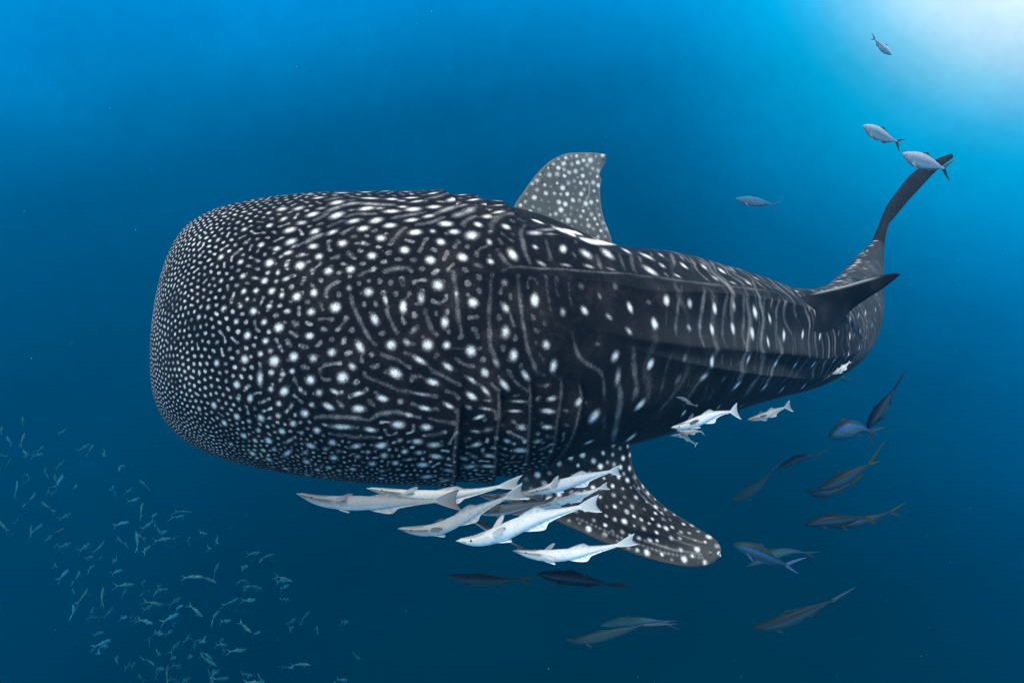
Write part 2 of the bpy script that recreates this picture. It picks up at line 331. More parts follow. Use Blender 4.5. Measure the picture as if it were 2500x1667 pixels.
# ================================================================== the whale shark
MARKS = """
0.0168 9 0.1311 1.082 0.1328 1.065
0.0193 7 0.1253 0.986 0.1264 0.977
0.0213 9 0.1398 0.925 0.1415 0.908
0.0219 9 0.1404 1.108 0.1421 1.082
0.0163 8 0.1462 1.169 0.1485 1.152
0.0145 8 0.1317 0.812 0.1340 0.803
0.0111 8 0.1270 0.681 0.1293 0.689
0.0111 9 0.1392 0.681 0.1438 0.681
0.0112 9 0.1496 0.654 0.1525 0.654
0.0114 9 0.1578 0.611 0.1607 0.585
0.0140 6 0.1340 1.004 0.1357 0.995
0.0143 4 0.1456 0.890 0.1467 0.873
0.0127 8 0.1502 0.838 0.1554 0.846
0.0145 9 0.1601 0.855 0.1624 0.855
0.0109 7 0.1641 0.881 0.1659 0.881
0.0106 6 0.1363 1.065 0.1398 1.012 0.1438 0.960 0.1479 0.934 0.1531 0.942 0.1572 0.951 0.1618 0.951
0.0108 5 0.1363 0.864 0.1392 0.838 0.1409 0.812
0.0176 9 0.1502 1.021 0.1531 1.004
0.0123 6 0.1554 1.012 0.1572 1.004
0.0122 5 0.1456 1.038 0.1473 1.030
0.0156 9 0.1589 1.047 0.1624 1.038
0.0125 7 0.1641 0.977 0.1659 0.977
0.0085 5 0.1328 1.143 0.1357 1.108 0.1380 1.065
0.0078 5 0.1444 1.117 0.1479 1.082 0.1514 1.082 0.1549 1.082
0.0079 5 0.1607 1.126 0.1641 1.100 0.1670 1.082
0.0086 4 0.1386 1.213 0.1421 1.169 0.1444 1.152
0.0185 9 0.1543 1.161 0.1560 1.143
0.0161 9 0.1589 1.204 0.1607 1.196
0.0165 9 0.1502 1.239 0.1514 1.230
0.0079 4 0.1340 1.196 0.1369 1.178
0.0164 9 0.1334 1.257 0.1340 1.248
0.0139 8 0.1392 1.274 0.1409 1.257
0.0053 5 0.1427 1.283 0.1456 1.248 0.1479 1.213
0.0082 4 0.1595 1.361 0.1618 1.300 0.1647 1.222
0.0185 9 0.1566 1.318
0.0191 9 0.1438 1.361
0.0139 6 0.1508 1.361
0.0104 4 0.1537 1.265 0.1549 1.248
0.0105 4 0.1479 1.300
0.0087 6 0.1305 1.344 0.1334 1.309 0.1363 1.283
0.0140 9 0.1328 1.379 0.1340 1.379
0.0083 4 0.1386 1.370 0.1392 1.353
0.0174 9 0.1241 1.335 0.1253 1.326
0.0087 6 0.1253 1.379 0.1270 1.361
0.0113 8 0.1230 1.422 0.1247 1.414
0.0108 6 0.1288 1.440 0.1299 1.440
0.0161 7 0.1276 1.161 0.1288 1.161
0.0171 9 0.1230 1.230 0.1247 1.222
0.0133 8 0.1201 1.108 0.1206 1.100
0.0154 9 0.1357 1.457
0.0137 5 0.1421 1.466
0.0128 5 0.1462 1.449 0.1467 1.449
0.0181 9 0.1537 1.457
0.0092 4 0.1595 1.440 0.1595 1.422
0.0192 10 0.1647 1.405
0.0179 10 0.1166 1.484
0.0187 10 0.1288 1.518
0.0102 7 0.1235 1.510 0.1235 1.501
0.0081 8 0.1201 1.562 0.1201 1.553
0.0102 8 0.1160 1.553
0.0169 9 0.1392 1.562
0.0169 9 0.1467 1.553
0.0135 5 0.1334 1.553
0.0102 8 0.1230 1.606 0.1241 1.597
0.0143 9 0.1148 1.606
0.0092 7 0.1195 1.614
0.0103 5 0.1299 1.623 0.1305 1.614
0.0072 7 0.1102 1.580 0.1119 1.588
0.0093 4 0.1264 1.580
0.0065 3 0.1491 1.597 0.1514 1.571 0.1543 1.553
0.0083 5 0.1578 1.562 0.1607 1.545 0.1636 1.536 0.1665 1.536
0.0213 3 0.1636 1.623
0.0142 9 0.1177 1.676
0.0174 10 0.1276 1.719
0.0127 9 0.1340 1.702 0.1340 1.693
0.0111 8 0.1218 1.710 0.1218 1.702
0.0063 5 0.1380 1.710 0.1392 1.667 0.1415 1.641
0.0121 6 0.1462 1.667 0.1462 1.676
0.0060 5 0.1467 1.702 0.1473 1.763 0.1491 1.841 0.1508 1.902 0.1525 1.955 0.1543 1.998
0.0193 8 0.1525 1.693
0.0116 8 0.1166 1.772
0.0086 3 0.1195 1.833 0.1201 1.833
0.0198 10 0.1415 1.789
0.0100 3 0.1253 1.658
0.0088 8 0.1583 1.754 0.1578 1.719
0.0051 5 0.1583 1.772 0.1589 1.824 0.1607 1.885 0.1618 1.929
0.0136 10 0.1641 1.789 0.1641 1.754
0.0157 8 0.1328 1.815
0.0107 8 0.1235 1.806 0.1241 1.806
0.0149 9 0.1102 1.798
0.0071 4 0.1369 1.806 0.1369 1.780
0.0181 10 0.1201 1.902
0.0124 8 0.1143 1.868
0.0132 9 0.1317 1.955 0.1322 1.955
0.0148 5 0.1270 1.885
0.0082 4 0.1311 1.876
0.0106 5 0.1264 1.946
0.0144 9 0.1549 1.868 0.1543 1.841
0.0086 6 0.1375 1.920 0.1369 1.911
0.0055 4 0.1421 1.920 0.1444 1.876 0.1456 1.859
0.0149 9 0.1067 1.946
0.0131 8 0.1143 1.981
0.0047 4 0.1108 1.920 0.1108 1.859
0.0116 8 0.1015 1.859
0.0143 8 0.0951 1.772
0.0149 9 0.0922 1.396
0.0129 9 0.1032 1.457
0.0124 8 0.0864 0.873
0.0119 8 0.0980 1.073
0.0126 8 0.0887 1.230
0.0108 8 0.0789 1.344
0.0112 8 0.0812 1.021
0.0144 8 0.1027 1.169
0.0111 5 0.0998 1.388 0.1015 1.370
0.0140 9 0.1125 1.335
0.0132 6 0.1050 1.300
0.0128 8 0.1050 1.562
0.0118 9 0.1056 1.667
0.0109 9 0.1114 1.667
0.0092 7 0.1073 1.719
0.0111 8 0.0934 1.580
0.0119 8 0.0864 1.754
0.0120 8 0.0806 1.815
0.0092 7 0.1073 1.030
0.0095 6 0.1009 0.820
0.0106 7 0.0940 0.768
0.0090 6 0.0974 0.550
0.0109 5 0.0992 1.719
0.0100 7 0.1038 1.763
0.0143 9 0.1148 1.161
0.0129 8 0.1131 1.004
0.0193 8 0.1183 0.969 0.1189 0.969
0.0138 8 0.1189 1.379 0.1195 1.379
0.0136 8 0.1491 1.998 0.1502 2.033
0.0190 9 0.1601 1.998
0.0163 8 0.1398 2.051
0.0163 7 0.1328 2.086
0.0163 10 0.1253 2.077
0.0188 10 0.1172 2.103
0.0156 9 0.1044 2.094
0.0115 8 0.1119 2.059
0.0103 6 0.1235 1.990 0.1235 1.998
0.0098 6 0.1201 2.016
0.0115 6 0.1160 2.042
0.0106 5 0.1293 2.016
0.0106 3 0.1351 1.998
0.0127 8 0.1102 2.243 0.1108 2.182
0.0149 9 0.0986 2.260
0.0142 8 0.0893 2.121
0.0123 8 0.1154 2.173
0.0122 7 0.1201 2.182
0.0114 8 0.1241 2.164
0.0076 5 0.1247 2.199 0.1253 2.234
0.0085 7 0.1264 2.269 0.1270 2.286
0.0179 9 0.1311 2.217
0.0114 5 0.1293 2.138
0.0060 3 0.1363 2.217 0.1351 2.173 0.1369 2.129 0.1392 2.112 0.1409 2.112
0.0196 10 0.1433 2.199
0.0128 7 0.1467 2.129 0.1473 2.138
0.0058 4 0.1566 2.051 0.1601 2.068 0.1641 2.094
0.0180 10 0.1612 2.155 0.1624 2.164
0.0115 5 0.1543 2.129
0.0059 4 0.1508 2.182 0.1543 2.208 0.1589 2.234 0.1630 2.260 0.1670 2.269
0.0148 10 0.1195 2.295 0.1201 2.286
0.0115 8 0.1143 2.278
0.0091 8 0.1032 2.278
0.0119 9 0.1038 2.356 0.1044 2.339
0.0108 7 0.0980 2.356
0.0078 6 0.1090 2.374 0.1114 2.356
0.0115 8 0.1166 2.374
0.0086 6 0.1212 2.400 0.1224 2.374
0.0114 7 0.1305 2.374
0.0147 7 0.1340 2.295
0.0087 8 0.1392 2.278 0.1409 2.295
0.0093 8 0.1473 2.304 0.1502 2.286
0.0090 4 0.1485 2.225
0.0124 9 0.1566 2.313 0.1583 2.321
0.0133 6 0.1641 2.330
0.0140 4 0.1531 2.347
0.0164 9 0.1270 2.435
0.0124 9 0.1363 2.374 0.1380 2.391
0.0101 5 0.1415 2.356 0.1427 2.382
0.0143 10 0.1479 2.391 0.1496 2.391
0.0069 5 0.1311 2.461 0.1351 2.452 0.1398 2.452 0.1450 2.452 0.1508 2.461
0.0071 5 0.1525 2.470 0.1560 2.426 0.1595 2.409 0.1630 2.400 0.1670 2.417
0.0143 9 0.0835 2.426
0.0120 8 0.0737 2.470
0.0142 9 0.0951 2.496
0.0157 8 0.1073 2.487
0.0115 7 0.1154 2.461
0.0127 9 0.0870 2.566
0.0108 7 0.1009 2.522
0.0140 8 0.1212 2.513
0.0114 7 0.1380 2.522 0.1456 2.522
0.0115 8 0.1520 2.531 0.1543 2.539
0.0157 8 0.1311 2.557
0.0141 9 0.1154 2.583
0.0135 9 0.0957 2.662
0.0117 7 0.1044 2.592
0.0116 6 0.1241 2.583
0.0066 4 0.1363 2.583 0.1415 2.592 0.1473 2.601 0.1525 2.592 0.1566 2.592
0.0162 9 0.1630 2.487 0.1647 2.487
0.0080 4 0.1589 2.531 0.1595 2.566
0.0151 9 0.1079 2.679
0.0118 7 0.1009 2.697
0.0089 6 0.1160 2.679 0.1195 2.635
0.0121 7 0.0864 2.784
0.0150 8 0.1264 2.688 0.1276 2.697
0.0167 7 0.1369 2.653
0.0129 8 0.1462 2.679 0.1479 2.670
0.0157 9 0.1566 2.662 0.1583 2.653
0.0126 5 0.1647 2.601
0.0147 8 0.0963 2.862
0.0111 7 0.1032 2.793
0.0110 7 0.1090 2.766
0.0105 7 0.1131 2.819 0.1166 2.758
0.0127 6 0.1235 2.766
0.0134 6 0.1334 2.714
0.0135 5 0.1392 2.731
0.0127 6 0.1520 2.723
0.0156 7 0.1038 2.915
0.0163 7 0.1224 2.880
0.0169 8 0.1363 2.801
0.0144 6 0.1473 2.775
0.0170 7 0.1589 2.749
0.0145 8 0.1676 2.697
0.0124 6 0.1032 3.063
0.0149 8 0.1096 3.046
0.0122 6 0.1154 3.011
0.0130 7 0.1264 2.985
0.0138 7 0.1328 2.932
0.0121 7 0.1375 2.967
0.0155 7 0.1444 2.932
0.0171 7 0.1537 2.845
0.0146 8 0.1641 2.819
0.0160 7 0.1189 3.150
0.0152 6 0.1276 3.176
0.0123 6 0.1415 3.072
0.0149 6 0.1485 3.046
0.0151 7 0.1583 3.063
0.0148 6 0.1583 2.932
0.0122 6 0.1659 2.897
0.0132 7 0.1688 2.976
0.0110 9 0.1670 0.829 0.1711 0.812
0.0114 9 0.1775 0.716 0.1815 0.663
0.0095 8 0.1665 0.628 0.1694 0.628
0.0178 10 0.1676 1.012 0.1705 0.995
0.0110 7 0.1688 0.899 0.1734 0.864
0.0104 5 0.1752 0.829 0.1804 0.785 0.1844 0.724 0.1879 0.681
0.0102 6 0.1636 0.977 0.1665 0.969
0.0079 5 0.1607 1.117 0.1647 1.091 0.1694 1.065 0.1740 1.030
0.0163 9 0.1763 0.960 0.1792 0.942
0.0132 8 0.1734 1.091 0.1763 1.065
0.0102 6 0.1775 1.047 0.1827 0.977 0.1885 0.908 0.1931 0.846
0.0133 9 0.1665 1.143 0.1694 1.126
0.0080 5 0.1694 1.178 0.1734 1.161 0.1781 1.117 0.1810 1.073
0.0168 9 0.1856 0.846 0.1891 0.812
0.0128 6 0.1856 1.056 0.1897 1.004 0.1931 0.951 0.1960 0.899
0.0118 8 0.1926 0.602 0.1960 0.567
0.0115 9 0.1955 0.759 0.1995 0.716
0.0188 10 0.1804 1.152 0.1827 1.143
0.0085 5 0.1885 1.143 0.1914 1.073 0.1955 1.004
0.0198 9 0.1955 1.108
0.0133 8 0.2013 0.829 0.2036 0.820
0.0148 8 0.1995 0.995 0.2018 0.977
0.0121 8 0.2105 0.550 0.2152 0.515
0.0098 7 0.2076 0.733 0.2123 0.689
0.0133 8 0.2053 0.890 0.2094 0.846
0.0166 10 0.1682 1.257 0.1699 1.248
0.0145 7 0.1757 1.230
0.0164 9 0.1839 1.222 0.1856 1.213
0.0237 9 0.1914 1.239 0.1926 1.222
0.0132 4 0.2007 1.152 0.2018 1.073 0.2059 0.960 0.2117 0.881 0.2175 0.855 0.2198 0.908
0.0212 9 0.2082 1.065
0.0127 4 0.2117 0.969
0.0140 7 0.1989 1.274 0.1989 1.257
0.0101 6 0.2001 1.161 0.2007 1.152
0.0188 9 0.1786 1.318
0.0076 5 0.1711 1.370 0.1723 1.318
0.0136 4 0.1862 1.309
0.0115 5 0.1931 1.379 0.1931 1.370
0.0201 10 0.1740 1.466
0.0130 4 0.1682 1.475
0.0205 10 0.1873 1.422
0.0084 4 0.1798 1.449 0.1804 1.414
0.0163 8 0.1984 1.422
0.0152 4 0.1931 1.466
0.0098 4 0.2018 1.326 0.2036 1.370 0.2053 1.414 0.2082 1.431
0.0208 10 0.2082 1.318 0.2088 1.344
0.0093 5 0.2146 1.091 0.2146 1.178 0.2146 1.283 0.2163 1.370
0.0084 4 0.2192 0.960 0.2163 1.047 0.2146 1.108
0.0162 7 0.2204 1.213
0.0089 4 0.2274 1.100 0.2274 1.204 0.2279 1.300
0.0185 9 0.2355 1.169 0.2366 1.134
0.0142 6 0.2210 1.344 0.2233 1.353
0.0287 8 0.2488 1.117 0.2500 1.117
0.0277 9 0.2639 1.004 0.2662 1.012
0.0121 4 0.2448 1.021
0.0142 4 0.2413 1.161 0.2419 1.196
0.0249 8 0.2871 0.733 0.2859 0.820
0.0297 9 0.2999 0.777 0.3016 0.812
0.0107 6 0.2337 1.309 0.2378 1.300
0.0132 6 0.2465 1.248 0.2511 1.239
0.0126 5 0.2616 1.187 0.2668 1.169
0.0119 4 0.2564 1.065 0.2564 1.178 0.2564 1.222
0.0112 4 0.2749 0.916 0.2749 1.030 0.2749 1.126
0.0131 4 0.2848 0.899 0.2830 1.038 0.2836 1.091
0.0165 4 0.2917 0.855 0.2912 0.934
0.0248 9 0.2946 1.004 0.2993 1.030
0.0179 7 0.2198 1.073 0.2250 1.038
0.0134 5 0.2285 1.038 0.2349 0.995
0.0098 6 0.2245 1.012 0.2303 0.960 0.2349 0.908 0.2378 0.838 0.2361 0.820
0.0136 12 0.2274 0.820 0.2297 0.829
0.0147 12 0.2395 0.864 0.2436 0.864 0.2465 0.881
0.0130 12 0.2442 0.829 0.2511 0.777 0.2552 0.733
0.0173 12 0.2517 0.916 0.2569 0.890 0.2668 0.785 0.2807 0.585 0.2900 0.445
0.0106 9 0.2685 0.620 0.2767 0.532
0.0057 4 0.2036 1.457 0.2117 1.414 0.2198 1.396 0.2326 1.353 0.2448 1.309 0.2598 1.239 0.2767 1.152 0.2993 1.082
0.0216 9 0.1769 1.623
0.0150 7 0.1705 1.728 0.1705 1.693
0.0084 4 0.1717 1.772 0.1728 1.824 0.1746 1.885 0.1757 1.920
0.0081 4 0.1804 1.536 0.1827 1.536 0.1833 1.580 0.1844 1.649 0.1850 1.745 0.1856 1.815 0.1868 1.902
0.0091 6 0.1844 1.676 0.1844 1.649
0.0162 9 0.1798 1.850 0.1798 1.833
0.0200 10 0.1914 1.702
0.0112 3 0.1891 1.588 0.1897 1.588
0.0083 4 0.1984 1.527 0.1984 1.649 0.1978 1.754 0.1984 1.859 0.1995 1.963
0.0180 5 0.2042 1.545
0.0169 7 0.2053 1.710 0.2047 1.693
0.0160 7 0.2053 1.859 0.2053 1.833
0.0081 4 0.2105 1.484 0.2111 1.597 0.2123 1.702 0.2134 1.789 0.2152 1.876 0.2163 1.929
0.0132 4 0.2123 1.719 0.2123 1.693
0.0185 10 0.2187 1.623 0.2187 1.597
0.0078 3 0.2233 1.431 0.2250 1.518 0.2262 1.588 0.2274 1.693
0.0089 3 0.2285 1.422 0.2303 1.510 0.2314 1.545
0.0084 3 0.2361 1.405 0.2372 1.510 0.2384 1.597
0.0167 6 0.2337 1.641 0.2337 1.658
0.0184 8 0.2448 1.597 0.2453 1.606
0.0201 4 0.2430 1.431 0.2436 1.431
0.0145 4 0.2540 1.449 0.2546 1.466
0.0159 6 0.2587 1.597 0.2598 1.606
0.0171 9 0.2743 1.492 0.2738 1.457
0.0205 4 0.2639 1.335 0.2645 1.344
0.0165 4 0.2871 1.388 0.2894 1.379
0.0215 9 0.2912 1.571
0.0156 6 0.2709 1.667 0.2726 1.684
0.0199 7 0.2256 1.885
0.0151 3 0.2523 1.815 0.2540 1.815
0.0129 4 0.1926 1.868
0.0126 5 0.1676 1.911 0.1682 1.894
0.0135 6 0.1653 1.972 0.1659 1.981
0.0088 4 0.1769 1.737 0.1781 1.728
0.0055 4 0.1595 1.841 0.1607 1.894 0.1618 1.929
0.0209 9 0.1734 1.981
0.0169 8 0.1810 1.972
0.0222 9 0.1914 1.990
0.0109 3 0.1769 2.033
0.0083 4 0.1984 1.850 0.1989 1.937 0.2013 1.998 0.2036 2.051
0.0130 6 0.2018 2.025 0.2030 2.051
0.0192 7 0.2053 1.859 0.2053 1.841
0.0186 9 0.2100 1.990 0.2100 1.972
0.0079 4 0.2146 1.824 0.2152 1.894 0.2175 1.955 0.2204 2.016 0.2233 2.077
0.0191 8 0.2314 2.025 0.2314 1.998
0.0092 4 0.2384 1.763 0.2413 1.868 0.2453 1.937 0.2517 1.972 0.2575 1.998 0.2610 2.042 0.2645 2.147 0.2674 2.260
0.0217 8 0.2656 1.885 0.2662 1.868
0.0195 10 0.2923 1.911 0.2929 1.885
0.0143 4 0.2772 1.789 0.2801 1.894 0.2836 1.998 0.2871 2.112 0.2871 2.217
0.0214 6 0.2720 2.077 0.2709 1.990
0.0138 5 0.2743 2.103 0.2778 2.217 0.2807 2.347 0.2865 2.522 0.2946 2.723
0.0203 10 0.2935 2.278 0.2952 2.234
0.0253 10 0.2633 2.374 0.2639 2.347
0.0205 9 0.3074 2.705 0.3080 2.653
0.0135 9 0.2714 2.679 0.2743 2.662
0.0127 3 0.2529 1.824 0.2546 1.815
0.0119 3 0.2691 2.339 0.2749 2.461 0.2784 2.583
0.0116 8 0.1688 2.059 0.1723 2.086
0.0115 8 0.1810 2.086 0.1833 2.103
0.0053 4 0.1856 2.051 0.1885 2.068 0.1914 2.086
0.0148 8 0.1978 2.103 0.1984 2.112
0.0143 7 0.2158 2.077 0.2187 2.112
0.0059 4 0.2076 2.077 0.2105 2.112 0.2134 2.147 0.2169 2.173 0.2210 2.199
0.0125 9 0.2065 2.155 0.2094 2.190
0.0057 4 0.1746 2.129 0.1792 2.147 0.1839 2.173 0.1885 2.199
0.0098 7 0.1914 2.147 0.1943 2.173
0.0099 7 0.1978 2.199 0.2007 2.234
0.0045 4 0.2007 2.164 0.2036 2.190 0.2076 2.225
0.0128 9 0.1752 2.190 0.1775 2.199
0.0080 6 0.1682 2.269 0.1763 2.278
0.0128 4 0.1682 2.173 0.1694 2.173
0.0113 10 0.1926 2.251 0.1949 2.269
0.0089 4 0.1856 2.243 0.1873 2.269
0.0099 9 0.1723 2.356 0.1757 2.365
0.0097 8 0.1827 2.321 0.1856 2.339
0.0098 7 0.1926 2.330 0.1937 2.339
0.0078 6 0.1984 2.330 0.2030 2.330
0.0077 6 0.2123 2.269 0.2198 2.260
0.0058 5 0.1995 2.278 0.2024 2.278
0.0078 4 0.2129 2.234 0.2158 2.225
0.0076 7 0.2134 2.339 0.2181 2.330
0.0123 6 0.2268 2.251 0.2274 2.234
0.0130 7 0.2332 2.234 0.2349 2.225
0.0131 4 0.2285 2.147 0.2308 2.138
0.0154 7 0.2494 2.251 0.2500 2.225
0.0133 4 0.2558 2.251
0.0127 8 0.2320 2.321 0.2361 2.321
0.0091 9 0.1972 2.400 0.1995 2.382
0.0124 5 0.2430 2.321 0.2453 2.321
0.0053 4 0.1763 2.426 0.1815 2.435 0.1873 2.443
0.0095 7 0.1665 2.409 0.1688 2.417
0.0144 9 0.1746 2.487 0.1763 2.487
0.0074 4 0.1699 2.522 0.1699 2.487
0.0074 4 0.1757 2.548 0.1798 2.531 0.1833 2.513
0.0122 4 0.1926 2.452 0.1937 2.452
0.0138 5 0.2024 2.478 0.2047 2.461
0.0097 6 0.1966 2.496 0.2001 2.496
0.0126 6 0.2100 2.452 0.2117 2.452
0.0147 7 0.2204 2.443 0.2221 2.443
0.0123 8 0.2349 2.443 0.2378 2.443
0.0101 3 0.2453 2.435 0.2471 2.435
0.0112 6 0.1647 2.609 0.1653 2.601
0.0139 8 0.1717 2.601 0.1734 2.601
0.0145 7 0.1786 2.618 0.1821 2.609
0.0134 8 0.1995 2.609 0.2013 2.592
0.0099 4 0.1955 2.601 0.1955 2.557
0.0113 8 0.2158 2.566 0.2175 2.574
0.0072 3 0.2158 2.505 0.2198 2.522 0.2256 2.539
0.0178 6 0.2337 2.592 0.2355 2.574
0.0151 4 0.2384 2.522 0.2395 2.522
0.0135 6 0.1734 2.697 0.1746 2.697
0.0134 8 0.1810 2.714 0.1839 2.714
0.0140 7 0.2071 2.679 0.2100 2.679
0.0148 8 0.2239 2.644 0.2274 2.635
0.0092 5 0.2134 2.635 0.2163 2.644
0.0133 5 0.2001 2.705 0.2030 2.723
0.0176 4 0.2395 2.662 0.2407 2.644
0.0172 8 0.1763 2.819 0.1781 2.819
0.0111 6 0.1694 2.775 0.1711 2.766
0.0139 8 0.1960 2.766 0.1978 2.758
0.0128 8 0.2094 2.810 0.2129 2.793
0.0190 7 0.2013 2.854 0.2036 2.836
0.0157 6 0.1891 2.845 0.1914 2.836
0.0205 7 0.1804 2.985 0.1821 2.976
0.0155 6 0.1897 3.063 0.1926 2.967
0.0108 7 0.2082 3.115 0.2117 3.054
0.0087 5 0.1966 2.993 0.2007 2.976
0.0177 3 0.2349 2.714 0.2372 2.714
0.0118 5 0.2158 2.714 0.2198 2.723
0.0089 5 0.2245 2.810 0.2279 2.793
0.0125 4 0.2123 2.950 0.2152 2.941
0.0192 9 0.3010 0.777 0.3010 0.812
0.0165 7 0.3184 0.654 0.3167 0.724
0.0160 7 0.3086 0.899 0.3109 0.908
0.0140 7 0.2946 1.004 0.2975 1.021
0.0150 10 0.3306 0.829 0.3335 0.855
0.0129 7 0.3178 0.995 0.3213 1.021
0.0142 5 0.3091 1.004 0.3097 1.030
0.0138 9 0.3532 0.785 0.3567 0.812
0.0172 7 0.3596 0.934 0.3625 0.969
0.0161 10 0.3747 0.777 0.3793 0.803
0.0142 6 0.3793 0.969 0.3851 0.977
0.0129 7 0.3973 0.646 0.3967 0.716
0.0154 10 0.4257 0.707 0.4298 0.742
0.0147 7 0.4025 0.899 0.4066 0.925
0.0103 7 0.4623 0.410 0.4669 0.419
0.0107 8 0.5005 0.663 0.5092 0.646
0.0108 5 0.3503 0.593 0.3445 0.803 0.3463 0.934 0.3509 1.030
0.0112 5 0.3584 0.646 0.3579 0.777 0.3579 0.925
0.0113 5 0.3816 0.463 0.3689 0.759 0.3712 0.890 0.3753 0.995
0.0107 5 0.3329 0.567 0.3254 0.742 0.3207 0.881
0.0108 5 0.3393 0.611 0.3352 0.759
0.0116 5 0.3869 0.593 0.3845 0.803 0.3909 0.890 0.3985 0.969
0.0118 5 0.3938 0.602 0.3932 0.768 0.4008 0.855 0.4101 0.934
0.0121 5 0.4124 0.576 0.4135 0.707 0.4193 0.838 0.4257 0.951
0.0124 5 0.4304 0.480 0.4298 0.681 0.4350 0.829 0.4402 0.934
0.0127 5 0.4495 0.428 0.4472 0.654 0.4512 0.820 0.4570 0.925
0.0129 5 0.4657 0.428 0.4628 0.637 0.4640 0.820 0.4640 0.951
0.0134 5 0.4791 0.436 0.4820 0.585 0.4768 0.820
0.0134 5 0.4953 0.428 0.4884 0.698 0.4808 0.890
0.0130 5 0.5266 0.314 0.5423 0.288 0.5469 0.401
0.0103 4 0.3115 0.628 0.3045 0.812
0.0101 4 0.3033 0.602 0.2946 0.881
0.0095 4 0.3184 1.134 0.3120 1.326 0.3091 1.475 0.3074 1.588 0.3091 1.649
0.0112 5 0.3393 1.143 0.3352 1.318 0.3318 1.466 0.3306 1.580 0.3335 1.702
0.0111 4 0.3666 1.126 0.3602 1.318 0.3567 1.501 0.3561 1.623 0.3596 1.710
0.0121 4 0.3880 1.100 0.3840 1.292 0.3822 1.457 0.3799 1.597 0.3834 1.719
0.0127 4 0.4182 1.073 0.4112 1.292 0.4060 1.475 0.4019 1.632 0.4054 1.754
0.0119 4 0.4286 1.091 0.4240 1.239
0.0118 4 0.4414 1.038 0.4321 1.292 0.4263 1.510 0.4240 1.641 0.4280 1.780
0.0109 4 0.4547 1.021 0.4454 1.274
0.0110 3 0.4681 0.986 0.4536 1.300
0.0109 3 0.4594 1.466 0.4565 1.676 0.4576 1.841
0.0112 3 0.4721 1.632 0.4715 1.841
0.0114 3 0.4866 1.545 0.4872 1.841
0.0117 3 0.5029 1.449 0.5011 1.841
0.0049 3 0.3022 1.370 0.2999 1.510 0.2993 1.641
0.0049 3 0.2981 1.187 0.2958 1.265
0.0204 9 0.3016 1.344 0.3022 1.318
0.0213 7 0.3219 1.335 0.3225 1.309
0.0200 10 0.3486 1.361 0.3486 1.318
0.0207 6 0.3712 1.318 0.3718 1.257
0.0248 10 0.3979 1.361 0.3985 1.300
0.0182 8 0.4182 1.414 0.4188 1.353
0.0193 5 0.4460 1.178 0.4489 1.108
0.0202 10 0.2906 1.580 0.2906 1.553
0.0214 6 0.3202 1.553 0.3196 1.545
0.0194 10 0.3445 1.571 0.3439 1.527
0.0210 9 0.3689 1.545 0.3683 1.501
0.0226 10 0.3927 1.597 0.3921 1.545
0.0161 9 0.4141 1.702 0.4124 1.632
0.0187 10 0.4367 1.623 0.4385 1.545
0.0158 9 0.4715 1.597 0.4750 1.510
0.0125 9 0.5075 1.588 0.5110 1.501
0.0110 5 0.5510 1.527 0.5551 1.440
0.0186 5 0.4907 1.152 0.4965 1.073
0.0128 7 0.5394 1.169 0.5464 1.100
0.0138 4 0.4640 1.318 0.4663 1.248
0.0361 2 0.3457 1.667
0.0390 2 0.3927 1.676
0.0467 2 0.3979 1.230
0.0427 2 0.3468 1.405
0.0395 2 0.3004 1.440
0.0197 9 0.2923 1.902 0.2929 1.885
0.0191 10 0.3468 1.868 0.3457 1.824
0.0183 5 0.3184 1.833 0.3190 1.806
0.0172 7 0.3898 1.876 0.3903 1.824
0.0166 8 0.4333 1.963 0.4338 1.911
0.0161 4 0.4124 1.885 0.4124 1.850
0.0136 8 0.4675 2.016 0.4681 1.972
0.0143 9 0.5029 2.033 0.5029 1.972
0.0131 8 0.5487 1.990 0.5498 1.929
0.0135 10 0.5748 1.946 0.5748 1.868
0.0118 8 0.6059 1.885 0.6076 1.815
0.0113 3 0.3555 1.772 0.3573 1.833 0.3596 1.929
0.0113 3 0.3677 1.815 0.3700 1.920
0.0118 3 0.3776 1.833 0.3828 1.972
0.0089 3 0.3312 1.806 0.3329 1.876
0.0126 3 0.3990 1.902 0.4043 2.016
0.0128 3 0.4124 1.946 0.4164 2.042
0.0122 3 0.4478 1.972 0.4512 2.094
0.0126 3 0.4675 2.059 0.4710 2.164
0.0129 3 0.4808 2.016 0.4884 2.164
0.0222 7 0.3428 2.007 0.3457 1.981
0.0190 9 0.3903 2.182 0.3915 2.129
0.0186 8 0.4338 2.304 0.4350 2.243
0.0179 7 0.4744 2.478 0.4739 2.400
0.0148 9 0.5226 2.548 0.5191 2.426
0.0133 9 0.5568 2.400 0.5556 2.295
0.0251 4 0.3178 2.042 0.3196 1.990
0.0216 3 0.3683 2.051 0.3689 2.025
0.0203 9 0.2946 2.269 0.2952 2.243
0.0145 9 0.3451 2.417 0.3451 2.391
0.0104 7 0.3869 2.478 0.3874 2.443
0.0093 7 0.4275 2.653 0.4280 2.601
0.0095 3 0.3068 1.710 0.3062 1.841 0.3057 1.972 0.3068 2.103 0.3074 2.199
0.0131 3 0.3190 2.042 0.3190 2.173 0.3167 2.278 0.3167 2.391
0.0097 3 0.2958 1.990 0.2970 2.103 0.2999 2.243
0.0110 3 0.3289 1.998 0.3318 2.103
0.0129 3 0.4118 2.129 0.4159 2.260 0.4164 2.374
0.0112 3 0.3526 2.051 0.3555 2.173
0.0145 3 0.4779 2.234 0.4878 2.452
0.0136 10 0.5783 1.597 0.5794 1.518
0.0116 7 0.5832 1.335 0.5930 1.178
0.0106 8 0.6092 1.580 0.6108 1.484
0.0096 7 0.6141 1.257 0.6222 1.178
0.0112 7 0.6384 1.292 0.6481 1.213
0.0098 7 0.6335 1.562 0.6368 1.484
0.0100 8 0.6530 1.623 0.6562 1.545
0.0085 7 0.6286 1.763 0.6319 1.702
